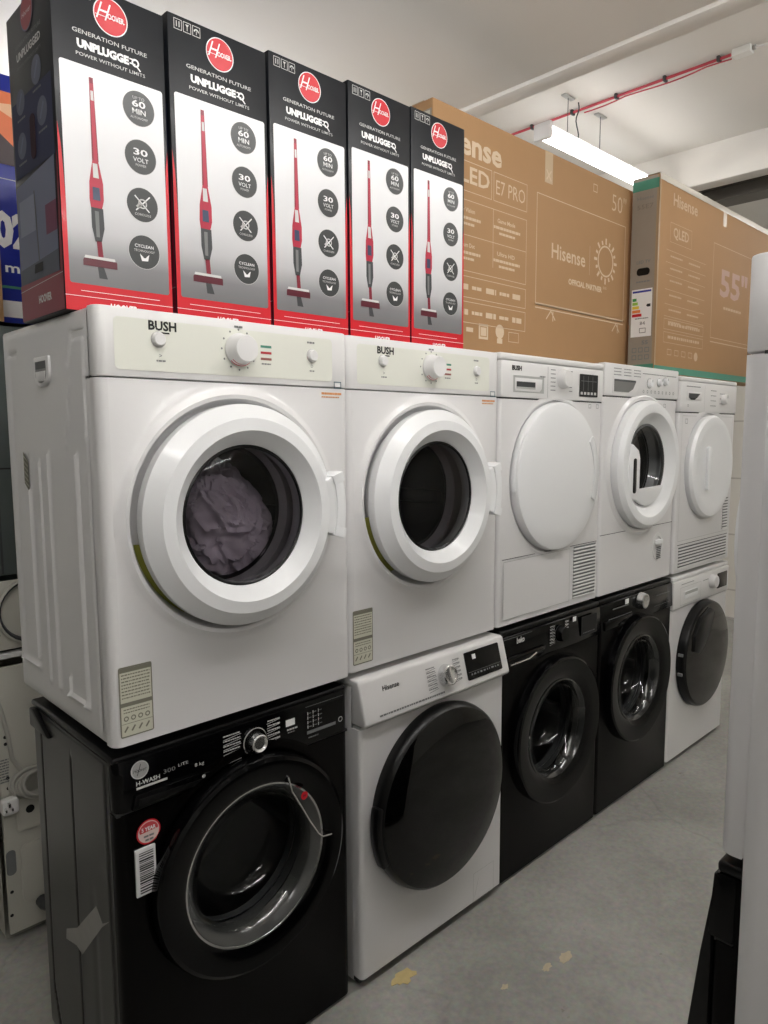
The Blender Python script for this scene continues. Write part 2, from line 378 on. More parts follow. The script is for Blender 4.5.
def ribs(u, v, lst):
    """raised / sunken U-shaped press lines on side panels"""
    h = 0
    for (ua, va, ub, vb, wd, dp) in lst:
        du, dv = ub-ua, vb-va; L = du*du+dv*dv; q = 0 if L == 0 else max(0, min(1, ((u-ua)*du+(v-va)*dv)/L))
        d = math.hypot(u-ua-q*du, v-va-q*dv)
        h += dp*math.exp(-(d/wd)**2*2)
    return h

# ------------------------------------------------------------------ BUSH vented dryer
def bush_dryer(loc, label, rz=0, side=False, grip=True, group=None):
    W, D, H, ZP = .605, .52, .835, .708
    t = thing('tumble_dryer', label, 'tumble dryer', loc, rz, group)
    b = MB(); b.cab(0, W, .032, D, 0, H, WH, .008)
    b.build('cabinet', t)
    if side:
        b = MB(); b.M = leftside(0, 0, 0)     # u = -y
        R = [(-.045,.79,-.10,.79,.008,.004), (-.10,.79,-.125,.74,.008,.004), (-.045,.79,-.05,.60,.006,.002),
             (-.10,.06,-.10,.56,.007,-.0035), (-.10,.06,-.20,.06,.008,-.004), (-.25,.06,-.25,.56,.006,-.003), (-.31,.06,-.31,.54,.006,-.003),
             (-.19,.06,-.19,.10,.006,-.003), (-.37,.10,-.37,.48,.007,-.0035), (-.37,.08,-.47,.08,.008,-.004), (-.47,.08,-.47,.78,.007,-.003), (-.47,.78,-.42,.78,.007,.003),
             (-.15,.58,-.12,.70,.006,-.0015)]
        b.field(-D+.012, -.045, .012, H-.012, 90, 130, lambda u, v: -.0012-.0022*(min(1, min(u+D-.012, -.045-u, v-.012, H-.012-v)/.008))+ribs(u, v, R)*1.9, WH)
        b.build('side_panel', t, label='pressed ribs')
        b = MB(); b.M = leftside(-.003, 0, 0)  # grip pocket
        cx, cz = -.255, .735
        pts = [(cx-.042, cz+.026), (cx+.042, cz+.026), (cx+.044, cz-.006)]+[(cx+.044*math.cos(a), cz-.008-.028*math.sin(a)) for a in [PI*i/10 for i in range(11)]][1:]
        b.prism(pts, 'y', -.006, .002, WH, .003)
        pin = [(cx+(x-cx)*.72, cz-.002+(z-cz)*.72) for x, z in pts]
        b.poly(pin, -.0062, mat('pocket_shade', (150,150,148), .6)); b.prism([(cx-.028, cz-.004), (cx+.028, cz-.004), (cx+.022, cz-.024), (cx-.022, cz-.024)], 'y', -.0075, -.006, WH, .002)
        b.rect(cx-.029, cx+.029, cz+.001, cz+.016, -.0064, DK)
        b.build('grip_pocket', t)
        b = MB(); b.M = leftside(-.0045, 0, 0)
        b.poly([(-.405,.565),(-.375,.545),(-.375,.475),(-.405,.495)], -.0005, LAB2)
        for k in range(6): b.line((-.403, .555-k*.011), (-.377, .543-k*.011), .002, -.0009, LABEL)
        b.build('side_label', t)
    cx, cz, RD = .289, .432, .232
    prof = [(.15, .06), (.155, .035), (.215, .03), (.228, .024), (.234, .012), (.238, -.002), (.243, -.010), (.251, -.012), (.261, -.006), (.271, 0)]
    b = front(t, W, ZP-.002, WH, cx, cz, prof, ff=.032, rc=.02)
    b.build('front_panel', t)
    # yellow-green door seal edge seen under the door rim
    MB().lathe([(.214, -.006), (.222, .004), (.230, .018)], cx, cz, mat('seal_yellow', (150,150,62), .6), 96, PI*1.06, PI*1.32).build('door_gasket', t, label='yellow gasket edge')
    # control panel
    b = MB(); rc = .02; n = 6
    pts = [(rc-rc*math.sin(PI/2*i/n), rc-rc*math.cos(PI/2*i/n)) for i in range(n+1)]+[(0, .032), (W, .032)]+[(W-rc+rc*math.cos(PI/2*i/n), rc-rc*math.sin(PI/2*i/n)) for i in range(n+1)]
    b.prism(pts, 'z', ZP+.001, H+.001, WH2, .003)
    b.box(0.0, W, .028, .06, ZP-.003, ZP+.002, SEAM)
    y = -.0008
    b.poly(rrect(.035, .555, .722, .818, .01), y, CREAM)
    b.text('BUSH', .132, .808, .024, y-.0006, INK, bold=.035, width=.058); b.rect(.118, .146, .7935, .7965, y-.0006, INK)
    b.text('>', .126, .752, .012, y-.0006, INKG); b.dashes(.117, .136, .742, .003, y-.0006, INKG, 1)
    for k in range(12):
        a = PI*.5+2*PI*k/12; b.disc(.302+.041*math.cos(a), .776+.041*math.sin(a), .0022, y-.0006, INKG, 8)
    b.dashes(.292, .312, .823, .004, y-.0006, INKG, 2)
    for k, c in enumerate((GRN, mat('led_red', (176,50,58), .5), mat('led_brown', (150,92,84), .5))): b.rect(.356, .384, .785-k*.013, .790-k*.013, y-.0006, c)
    b.dashes(.358, .382, .751, .003, y-.0006, INKG, 5)
    b.dashes(.482, .504, .806, .004, y-.0006, INKG, 3); b.text('D', .495, .754, .01, y-.0006, INKG); b.dashes(.488, .502, .743, .003, y-.0006, INKG, 4)
    b.build('control_panel', t)
    o = knob(t, .122, .782, .0125, .010, WH2, -.001, ring=CHR, name='start_button')
    knob(t, .495, .777, .0125, .009, WH2, -.001, ring=CHR, name='start_button')
    o = MB(); o.lathe([(.033, -.001), (.034, -.006), (.030, -.012), (.0285, -.03), (.026, -.034), (0, -.0345)], .302, .776, WH2, 48)
    o.lathe([(.0305, -.013), (.031, -.009), (.034, -.007)], .302, .776, RED, 30, PI*1.25, PI*1.75)
    o.build('dial_knob', t)
    # door
    yb = -.012
    b = MB()
    b.lathe([(.205, .028), (.216, -.004), (.229, -.009), (.231, -.015), (.231, -.036), (.202, -.062), (.177, -.0655), (.150, -.038), (.148, -.036), (.146, -.026), (.146, .0)], cx, cz, WHD, 96)
    # grip bulge on the hinge-free side
    if grip: b.arc(cx, cz, .198, .250, -.27, .33, -.062, -.014, WHD, .006)
    door = b.build('door', t)
    if not grip: door.scale = (.78, .9, .78); door.location = (cx*.22, 0, cz*.22)
    if grip: b = MB(); b.arc(cx, cz, .222, .253, .25, .34, -.067, -.02, WHD, .003); b.arc(cx, cz, .222, .253, -.28, -.19, -.067, -.02, WHD, .003); b.arc(cx, cz, .224, .250, -.22, .28, -.065, -.055, WHD, .003); b.build('handle', door)
    MB().lathe([(.148, -.030), (.135, -.036), (.12, -.040), (.06, -.05), (0, -.052)], cx, cz, GLS, 64).build('door_glass', door)
    MB().lathe([(.1475, -.0335), (.1425, -.0360), (.140, -.034), (.146, -.026)], cx, cz, BKP, 64).build('glass_rim', door)
    drum(t, cx, cz, .15, .058, .44, mat('dryer_drum', (96,96,98), .4, metal=.6), seal=False)
    # stickers
    b = MB(); y = -.0008
    b.poly(rrect(.014, .082, .018, .158, .004), y, LAB2); b.rect(.0165, .0795, .0205, .155, y-.0003, LABEL)
    b.rect(.0165, .0795, .079, .087, y-.0005, LAB2); b.rect(.0165, .0795, .147, .155, y-.0005, LAB2)
    for k in range(8): b.dashes(.019, .077, .142-k*.0065, .0025, y-.0005, LAB2, k, .5)
    for k in range(2): b.dashes(.021, .074, .073-k*.006, .0022, y-.0005, LAB2, 20+k, .5)
    for k in range(4): b.ring(.026+k*.0145, .055, .003, .0052, y-.0005, LAB2, 12)
    b.rect(.017, .079, .0445, .0455, y-.0005, LAB2)
    for k in range(4): b.line((.022+k*.0145, .029), (.029+k*.0145, .039), .0035, y-.0005, LAB2)
    b.build('rating_sticker', t)
    b = MB(); b.dashes(.522, .582, .694, .005, y, mat('orange_sticker_ink', (214,150,96), .5), 9, .1); b.dashes(.522, .575, .686, .003, y, MATS['orange_sticker_ink'], 11, .3)
    b.outline(.558, .580, .706, .722, y-.002, .0018, mat('blue_sticker', (50,92,110), .5)); b.rect(.562, .576, .710, .718, y-.002, WP)
    b.build('price_sticker', t)
    feet(t, W, D, -.014, .001)
    return t

# ------------------------------------------------------------------ columns
ZD = .862      # underside of the dryers
d1 = bush_dryer((.0, 0, ZD), 'white dryer with grey laundry behind its door, nearest left of the top row', side=True)
d2 = bush_dryer((.608, .012, ZD), 'white dryer with round white ring door and empty dark window, second from left on top')

# grey laundry in the first dryer
t = bmesh.new(); bmesh.ops.create_icosphere(t, subdivisions=6, radius=1)
for v in t.verts:
    p = v.co.copy(); s_ = 1.0
    q = p*2.1+Vector((3.1, .7, 1.9)); wv = noise.noise_vector(q*.9)*1.1
    rg = 1-abs(noise.noise(q+wv))*2.2; rg2 = 1-abs(noise.noise((q+wv)*2.3))*2.4
    v.co = p*(1+.16*rg+.07*rg2)
    v.co = Vector((v.co.x*.105, v.co.y*.10, v.co.z*.135))
    v.co.x -= .32*max(0, v.co.z)
    if v.co.z < -.04: v.co.x *= 1.12
m = MB(); m.add(t, mat('lilac_grey_cloth', (214,206,214), .85, vary=.06, vscale=30)); 
tag(m.build('laundry', None, (.342, .165, 1.258)), 'crumpled lilac grey garment bunched behind the window of the left dryer', 'laundry')

# ------------------------------------------------------------------ other dryers
def dryer_c(loc):      # plain white door, display
    W, D, H, ZP = .597, .55, .84, .706
    t = thing('tumble_dryer', 'white dryer with a blank round white door and a small black display', 'tumble dryer', loc)
    b = MB(); b.cab(.0, W, .03, D, 0, H-.022, WH, .006); b.build('cabinet', t)
    MB().box(-.003, W+.003, -.004, D, H-.021, H, WH2, .007, 3).build('worktop', t)
    cx, cz, R = .303, .455, .243
    b = front(t, W, ZP-.002, WH, cx, cz, [(.20, .012), (.246, .010), (.250, .0), (.256, -.003), (.266, -.001), (.27, 0)], ff=.03, rc=.012)
    b.rect(.02, .585, .2085, .2105, -.0006, SEAM)
    b.build('front_panel', t)
    b = MB(); b.poly([(.025,.018),(.405,.018),(.405,.203),(.025,.203)], -.0025, WH); b.outline(.025, .405, .018, .203, -.003, .0015, GRYW)
    b.build('service_flap', t)
    b = MB()
    for k in range(15): b.box(.430, .578, -.005, .001, .022+k*.0122, .0275+k*.0122, WH2, .0015); b.rect(.430, .578, .0275+k*.0122, .0342+k*.0122, -.001, INKG)
    b.build('vent_grille', t)
    b = MB(); rc = .01
    b.box(0, W, -.004, .03, ZP+.001, H-.0225, WH2, .005); b.box(.003, W-.003, .0, .03, ZP-.003, ZP+.002, SEAM)
    y = -.0048
    b.rect(.245, .2465, ZP+.006, H-.03, y, INKG)
    b.text('BUSH', .078, .797, .019, y, INK, bold=.05, width=.05); b.dashes(.2, .232, .777, .004, y, INKG, 1)
    for k in range(6):
        b.dashes(.262, .290, .802-k*.013, .003, y, INKG, k); b.dashes(.372, .392, .802-k*.013, .003, y, INKG, k+9)
    b.rect(.06, .225, .724, .775, y+.0003, GRYW); b.build('control_panel', t)
    b = MB(); b.prism([(.068,.728),(.20,.728),(.212,.738),(.214,.768),(.068,.768)], 'y', -.0058, -.004, WH2, .001)
    b.rect(.075, .175, .735, .757, -.0062, DK); b.rect(.075, .175, .735, .741, -.0066, GRYW); b.build('water_drawer', t)
    knob(t, .330, .775, .030, .026, WH2, -.0045, name='dial_knob')
    b = MB(); b.poly(rrect(.436, .556, .722, .798, .003), -.0056, INK)
    for k in range(5): b.rect(.443+k*.022, .457+k*.022, .729, .738, -.006, LGT)
    for k in range(3): b.rect(.460+k*.03, .462+k*.03, .742, .792, -.006, INKG)
    b.dashes(.445, .548, .775, .002, -.006, INKG, 3)
    b.build('display', t)
    b = MB(); b.lathe([(.236, .012), (R, .004), (R+.001, -.014), (R-.004, -.024), (R-.014, -.028), (.18, -.033), (.1, -.037), (0, -.039)], cx, cz, WHD, 96)
    b.arc(cx, cz, .2435, .2475, 2.5, 3.3, -.022, -.004, WHD, .001)
    door = b.build('door', t)
    b = MB(); b.arc(cx, cz, .196, .228, -.42, .62, -.0345, -.020, mat('pearl_recess', (226,227,228), .15, coat=.6), .004); b.build('handle', door, label='scooped grip')
    b = MB()
    for k in range(3): b.outline(.505+k*.05, .521+k*.05, .684, .698, -.0015, .0016, INKG) if k < 2 else None
    b.build('price_sticker', t)
    feet(t, W, D, -.014, .001)
    return t
dryer_c((1.216, .012, ZD))

def dryer_d(loc):      # ring door with clear window and left grip
    W, D, H, ZP = .596, .55, .847, .730
    t = thing('tumble_dryer', 'white dryer with a clear round window and a cut-out grip on its ring door', 'tumble dryer', loc)
    b = MB(); b.cab(0, W, .03, D, 0, H, WH, .007); b.build('cabinet', t)
    cx, cz = .305, .474
    prof = [(.165, .05), (.17, .02), (.225, .014), (.242, .01), (.250, -.006), (.262, -.008), (.274, 0)]
    b = front(t, W, ZP-.002, WH, cx, cz+.0, prof, ff=.03, rc=.012)
    b.box(.004, W-.004, -.0006, .001, .2245, .2265, SEAM); b.build('front_panel', t)
    b = MB(); b.box(0, W, -.005, .03, ZP+.001, H+.001, WH2, .006); b.box(.003, W-.003, .0, .03, ZP-.003, ZP+.002, SEAM); y = -.0058
    for k in range(3):
        for j in range(3): b.dashes(.06+k*.075, .115+k*.075, .83-j*.011, .003, y, INKG, k*3+j)
    for k in range(9): b.ring(.29+k*.032, .755, .004, .006, y, INKG, 12)
    b.dashes(.28, .57, .822, .003, y, INKG, 40)
    b.build('control_panel', t)
    b = MB(); b.prism([(.055,.742)]+[(.20+.06*math.sin(a*PI/12), .802-.06*math.cos(a*PI/12)) for a in range(0, 7)]+[(.262,.802),(.055,.802)], 'y', -.0065, -.004, WH2, .001)
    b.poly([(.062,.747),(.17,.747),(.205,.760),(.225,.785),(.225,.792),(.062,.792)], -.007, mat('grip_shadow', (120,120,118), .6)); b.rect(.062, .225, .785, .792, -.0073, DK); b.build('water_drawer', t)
    for k, (x, r) in enumerate(((.335, .016), (.415, .014), (.468, .014))): knob(t, x, .787+(.006*k if k else 0), r, .014, WHD, -.0055, ring=GRYW, name='dial_knob', tick=INKG)
    b = MB()
    b.lathe([(.235, .008), (.2455, -.002), (.246, -.030), (.232, -.046), (.214, -.049), (.200, -.047), (.176, -.026), (.158, -.016), (.156, .0)], cx, cz, WHD, 96)
    b.text('Hotpoint', cx+.0, cz+.209, .013, -.0475, INKG, bold=.02)
    door = b.build('door', t)
    b = MB(); b.prism([(cx-.192,cz+.075),(cx-.165,cz+.085),(cx-.118,cz+.06),(cx-.104,cz+.03),(cx-.104,cz-.105),(cx-.118,cz-.13),(cx-.165,cz-.12),(cx-.185,cz-.1)], 'y', -.05, -.018, WHD, .008)
    b.prism(rrect(cx-.162, cx-.137, cz-.10, cz+.03, .01), 'y', -.0515, -.045, BKP, .001); b.build('handle', door)
    b = MB(); pts = [(cx+.157*math.cos(a), cz+.157*math.sin(a)) for a in [PI*1.2+PI*.62*i/14 for i in range(15)]]
    b.prism(pts, 'y', -.03, -.012, WHD, .004); b.build('lower_insert', door)
    MB().lathe([(.157, -.014), (.150, -.02), (.13, -.018), (.11, .02), (.09, .03), (0, .034)], cx, cz, GLM, 64).build('door_glass', door)
    MB().lathe([(.158, -.018), (.150, -.0205), (.146, -.012), (.156, -.004)], cx, cz, mat('window_rim_grey', (90,92,94), .4), 64).build('glass_rim', door)
    drum(t, cx, cz, .165, .05, .44, mat('bright_drum', (170,172,176), .3, metal=.8))
    b = MB(); b.lathe([(.046, -.0005), (.044, -.003), (.034, -.003), (.033, .0)], .466, .135, WH2, 40, sz=1.25); b.box(.436, .496, -.012, -.002, .145, .165, WHD, .004)
    for k in range(7): b.rect(.45, .49, .085+k*.0075, .089+k*.0075, -.0045, DK)
    b.build('filter_cover', t)
    b = MB(); b.outline(.475, .493, .698, .712, -.001, .0014, INKG); b.build('price_sticker', t)
    feet(t, W, D, -.014, .001)
    return t
dryer_d((1.818, .010, ZD))

def dryer_e(loc):
    W, D, H, ZP = .60, .55, .830, .682
    t = thing('tumble_dryer', 'white dryer with an upright bar grip on its round white door, farthest right on top', 'tumble dryer', loc)
    b = MB(); b.cab(0, W, .03, D, 0, H-.02, WH, .006); b.build('cabinet', t)
    MB().box(-.002, W+.002, -.003, D, H-.0195, H, WH2, .006, 3).build('worktop', t)
    cx, cz, R = .305, .445, .226
    b = front(t, W, ZP-.002, WH, cx, cz, [(.19, .012), (.230, .010), (.236, 0), (.25, -.003), (.262, 0)], ff=.03, rc=.012)
    b.outline(.03, .57, .135, .668, -.0008, .0016, GRYW); b.box(.03, .57, -.0008, .001, .118, .1205, SEAM)
    b.build('front_panel', t)
    b = MB(); b.box(0, W, -.004, .03, ZP+.001, H-.0205, WH2, .005); b.box(.003, W-.003, .0, .03, ZP-.003, ZP+.002, SEAM); y = -.0048
    b.rect(.235, .2365, ZP+.006, H-.03, y, GRYW); b.dashes(.05, .19, .79, .004, y, INKG, 2); b.ring(.07, .71, .004, .006, y, INKG, 12)
    for k in range(7): b.dashes(.30+(k % 2)*.1, .36+(k % 2)*.1, .78-k*.011, .003, y, INKG, k)
    b.build('control_panel', t)
    b = MB(); b.prism([(.055,.735),(.20,.735),(.205,.768),(.055,.768)], 'y', -.006, -.004, WH2, .001)
    b.poly([(.07,.742),(.15,.742),(.185,.762),(.07,.762)], -.0065, DK); b.poly([(.075,.742),(.145,.742),(.13,.735),(.09,.735)], -.0068, INK); b.build('water_drawer', t)
    knob(t, .44, .745, .022, .02, WH2, -.0045, name='dial_knob', tick=INKG)
    b = MB(); b.lathe([(.22, .012), (R, .002), (R+.001, -.016), (R-.008, -.028), (.19, -.034), (.175, -.030), (.10, -.032), (0, -.034)], cx, cz, WHD, 96)
    door = b.build('door', t)
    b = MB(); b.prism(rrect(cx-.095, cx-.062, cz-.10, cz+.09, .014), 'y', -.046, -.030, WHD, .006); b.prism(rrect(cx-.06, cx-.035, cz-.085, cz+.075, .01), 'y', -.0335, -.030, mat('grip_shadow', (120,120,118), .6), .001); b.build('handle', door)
    b = MB()
    for k in range(7): b.box(.04, .56, -.004, .001, .014+k*.0135, .021+k*.0135, WH2, .0012); b.rect(.04, .56, .021+k*.0135, .0272+k*.0135, -.0008, DK)
    for k in range(11): b.box(.50, .56, -.004, .001, .145+k*.0135, .152+k*.0135, WH2, .0012); b.rect(.50, .56, .152+k*.0135, .158+k*.0135, -.0012, INKG)
    b.build('vent_grille', t)
    MB().outline(.06, .082, .635, .655, -.001, .002, INKG).build('price_sticker', t)
    feet(t, W, D, -.014, .001)
    return t
dryer_e((2.424, .002, ZD))

# ------------------------------------------------------------------ washing machines
def wheel_marks(b, x, z, r0, n, y, m, L=.03, left=True, seed=0):
    for k in range(n):
        zz = z+.028-k*.056/(n-1)
        b.line((x-r0-.004, zz), (x-r0-.004-L, zz-.004), .0012, y, m); b.dashes(x-r0-.004-L, x-r0-.006, zz+.004, .0028, y, m, seed+k)
        b.line((x+r0+.004, zz), (x+r0+.004+L*.8, zz+.004), .0012, y, m); b.dashes(x+r0+.006, x+r0+.004+L*.8, zz+.006, .0028, y, m, seed+k+50)
def bowl(door, cx, cz, r, y, m=GLC, dep=.10):
    r *= .95
    MB().lathe([(r, y), (r*.97, y-.002), (r*.93, y+.006), (r*.84, y+dep*.45), (r*.76, y+dep*.85), (r*.66, y+dep), (0, y+dep*1.12)], cx, cz, m, 72).build('door_glass', door)

def washer_a(loc, label, side=True):     # black, emblem, chrome dial
    W, D, H, ZP = .598, .455, .838, .722
    t = thing('washing_machine', label, 'washing machine', loc)
    MB().cab(0, W, .032, D, .012, H-.015, BKS, .008).build('cabinet', t)
    MB().box(0, W, .01, D+.012, H-.0145, H, BKP, .006, 3).build('worktop', t)
    b = MB(); b.M = leftside(0)
    R = [(-.218,.765,-.228,.0,.0048,.010), (-.395,.785,-.405,.14,.0048,.010), (-.405,.14,-.36,.0,.0048,.010), (-.13,.5,-.13,.05,.02,.0015)]
    b.field(-D+.01, -.045, .02, H-.022, 150, 50, lambda u, v: -.0012-.002*(min(1, min(u+D-.01, -.045-u, v-.02, H-.022-v)/.006))+ribs(u, v, R), BKS)
    b.build('side_panel', t, label='grooved dark steel side')
    b = MB(); b.M = leftside(-.0032)
    b.poly([(-.304,.312),(-.298,.34),(-.231,.377),(-.115,.487),(-.086,.462),(-.048,.486),(-.090,.452),(-.209,.325),(-.24,.33)], -.0008, mat('torn_tape', (158,156,152), .5, vary=.1, vscale=40)); b.build('torn_tape', t, label='torn pale tape')
    b = MB(); b.M = leftside(-.0032); b.prism([(-.44,.785),(-.44,.828),(-.415,.828),(-.325,.785)], 'y', -.010, .004, BKP, .003); b.build('corner_bracket', t)
    cx, cz = .303, .510
    b = front(t, W, ZP, BKF, cx, cz, [(.175, .05), (.18, .02), (.215, .012), (.238, .006), (.248, -.002), (.258, -.003), (.27, 0)], ff=.032, rc=.022, z0=.012); b.build('front_panel', t)
    b = MB(); rc = .022; n = 6
    pts = [(rc-rc*math.sin(PI/2*i/n), rc-rc*math.cos(PI/2*i/n)) for i in range(n+1)]+[(0, .032), (W, .032)]+[(W-rc+rc*math.cos(PI/2*i/n), rc-rc*math.sin(PI/2*i/n)) for i in range(n+1)]
    b.prism(pts, 'z', ZP+.003, H-.006, BK, .004); b.box(.002, W-.002, .004, .03, ZP-.002, ZP+.004, SEAM)
    y = -.0006
    b.disc(.050, .806, .0185, y-.001, mat('silver_badge', (168,168,166), .45), 32); b.ring(.05, .806, .0165, .0185, y-.0015, LGT); b.text('Hoover', .05, .806, .011, y-.0018, INK, shear=.3, width=.028); b.line((.044,.795),(.052,.818),.0013,y-.0018,INK)
    b.text('H-WASH', .067, .778, .0125, y, LGT, bold=.02, width=.05); b.text('300', .113, .784, .0125, y, INKG, width=.026); b.text('LITE', .144, .787, .009, y, LGT, width=.022); b.rect(.042, .108, .7655, .7705, y, LGT)
    b.text('8 kg', .181, .773, .011, y, LGT, width=.022)
    wheel_marks(b, .318, .782, .03, 6, y, LGT, .045)
    b.rect(.404, .430, .788, .804, y-.001, WP); b.dashes(.408, .44, .779, .004, y, LGT, 3); b.dashes(.41, .43, .772, .003, y, INKG, 4)
    for k in range(4):
        for j in range(3): b.rect(.468+j*.016, .470+j*.016, .765+k*.011, .773+k*.011, y, LGT); b.dashes(.472+j*.016, .480+j*.016, .769+k*.011, .002, y, INKG, k)
    b.rect(.466, .555, .751, .759, y, INKG); b.ring(.57, .76, .005, .007, y, LGT, 16); b.dashes(.47, .5, .742, .003, y, INKG, 8); b.rect(.462, .58, .8185, .8195, y, INKG)
    b.build('control_panel', t)
    b = MB(); b.prism([(.030,.727),(.16,.727),(.198,.738),(.205,.752),(.165,.757),(.038,.757)], 'y', -.006, .001, BK, .003); b.prism([(.042,.733),(.165,.733),(.185,.742),(.045,.748)], 'y', -.0075, -.005, BKP, .001); b.disc(.186, .748, .004, -.008, LGT, 12); b.build('detergent_drawer', t)
    b = MB(); b.lathe([(.030, y), (.031, -.004), (.029, -.005)], .318, .782, CHR, 48); b.lathe([(.022, -.002), (.0215, -.012), (.0205, -.024), (.018, -.026), (.013, -.022), (0, -.022)], .318, .782, CHR, 48); b.lathe([(.029, -.004), (.023, -.003)], .318, .782, BK, 48); b.build('dial_knob', t, label='chrome dial knob')
    b = MB()
    b.lathe([(.234, .010), (.244, -.006), (.2445, -.026), (.241, -.036), (.233, -.041), (.195, -.039), (.178, -.030)], cx, cz, BK, 96)
    door = b.build('door', t)
    b = MB(); b.lathe([(.179, -.0305), (.174, -.031), (.160, -.020), (.148, -.004), (.145, .01)], cx, cz, RIMG, 72); b.build('clear_rim', door)
    MB().lathe([(.181, -.032), (.177, -.031), (.175, -.028), (.178, -.024)], cx, cz, CHR, 72).build('chrome_ring', door)
    b = MB(); b.tube([(.379, -.041, .690), (.386, -.0445, .655), (.410, -.0455, .612), (.435, -.046, .565), (.460, -.046, .524), (.472, -.046, .512), (.500, -.045, .506)], .0022, CHR); b.build('handle', door, label='thin chrome edge of the door grip')
    b = MB(); b.disc(cx+.117, cz+.123, .010, -.0465, RED, 20); b.rect(cx+.113, cx+.121, cz+.121, cz+.125, -.0469, DRED); b.build('red_sticker', door)
    bowl(door, cx, cz, .162, -.018, GLC, .09)
    drum(t, cx, cz, .17, .05, .40)
    b = MB(); b.disc(.063, .672, .0255, y-.0005, RED, 32); b.disc(.063, .672, .0225, y-.0009, mat('sticker_pink', (226,205,200), .5), 32); b.poly([(.045,.672)]+[(.063+.0205*math.cos(a), .674+.0185*math.sin(a)) for a in [PI-.2-PI*.85*i/10 for i in range(11)]]+[(.083,.674)], y-.0012, mat('sticker_red_soft', (196,66,70), .5))
    b.text('5 YEAR', .063, .679, .011, y-.0016, WP, bold=.03, width=.03); b.dashes(.052, .074, .664, .004, y-.0016, INKG, 2); b.dashes(.055, .072, .656, .004, y-.0016, INKG, 5); b.build('round_sticker', t)
    b = MB(); y = -.0052; b.box(.032, .074, y+.0003, .0, .545, .643, WP); b.rect(.032, .074, .545, .643, y, WP); rr = random.Random(5); z = .55
    while z < .638: h = rr.uniform(.0012, .0036); b.rect(.039, .069, z, min(.638, z+h), y-.0005, INK); z += h+rr.uniform(.0012, .003)
    b.build('barcode_sticker', t)
    feet(t, W, D, 0, .014)
    return t
washer_a((-.001, .002, 0), 'black washing machine with glass bowl door and barcode sticker, nearest of the bottom row')

def washer_b(loc):
    W, D, H, ZP = .600, .52, .843, .728
    t = thing('washing_machine', 'white washing machine with a large solid black round door', 'washing machine', loc)
    MB().cab(0, W, .032, D, .014, H-.02, WH, .006).build('cabinet', t)
    cx, cz = .295, .451
    b = front(t, W, ZP-.012, WH, cx, cz, [(.22, .014), (.245, .012), (.252, 0), (.258, 0)], ff=.032, rc=.012, z0=.032); b.box(.004, W-.004, .002, .03, ZP-.012, ZP-.004, GRYW)
    b.line((.585-.12, .045), (.585-.10, .10), .0012, -.0008, GRYW); b.outline(.46, .56, .03, .125, -.0008, .001, GRYW)
    b.build('front_panel', t)
    MB().box(.006, W-.006, .018, D-.02, .012, .034, BKP).build('plinth', t)
    # slanted control panel
    b = MB(); b.prism([(-.016, ZP-.002), (-.024, ZP+.006), (.004, H-.004), (.012, H), (D, H), (D, H-.02), (.034, H-.02), (.034, ZP-.002)], 'x', 0, W, WH2, .006, 3)
    o3 = Vector((0, -.024, ZP+.006)); vv = Vector((0, .028, H-.01-ZP)).normalized(); nn = Vector((0, vv.z, -vv.y)); b.M = frame(o3, Vector((1,0,0)), nn, vv)
    y = -.0012
    b.text('Hisense', .105, .078, .019, y, INK, bold=.015, width=.06)
    b.dashes(.05, .30, .013, .0045, y, INKG, 2)
    wheel_marks(b, .315, .056, .032, 6, y, INKG, .038)
    b.build('control_panel', t)
    b = MB(); b.M = frame(o3, Vector((1,0,0)), nn, vv); b.prism(rrect(.405, .565, .018, .098, .004), 'y', -.003, .001, BK, .001)
    b.rect(.436, .452, .074, .088, -.0036, WP); b.dashes(.42, .555, .033, .005, -.0036, INKG, 3, 1.2); b.rect(.41, .56, .0395, .0405, -.0036, INKG); b.build('display', t)
    b = MB(); b.M = frame(o3, Vector((1,0,0)), nn, vv); b.lathe([(.031, -.001), (.030, -.012), (.028, -.022), (.024, -.024), (.014, -.019), (0, -.019)], .315, .056, CHR, 48); b.box(.311, .319, -.0245, -.018, .034, .078, CHR, .002); b.build('dial_knob', t, label='chrome dial knob')
    b = MB(); b.lathe([(.240, .012), (.258, .0), (.262, -.018), (.258, -.034), (.250, -.042)], cx, cz, BKP, 96); b.lathe([(.250, -.042), (.242, -.046), (.18, -.058), (.10, -.066), (0, -.069)], cx, cz, DOME, 96)
    b.arc(cx, cz, .250, .272, PI*.93, PI*1.14, -.038, -.008, BKP, .006); door = b.build('door', t)
    feet(t, W, D, 0, .014)
    return t
washer_b((.621, -.012, 0))

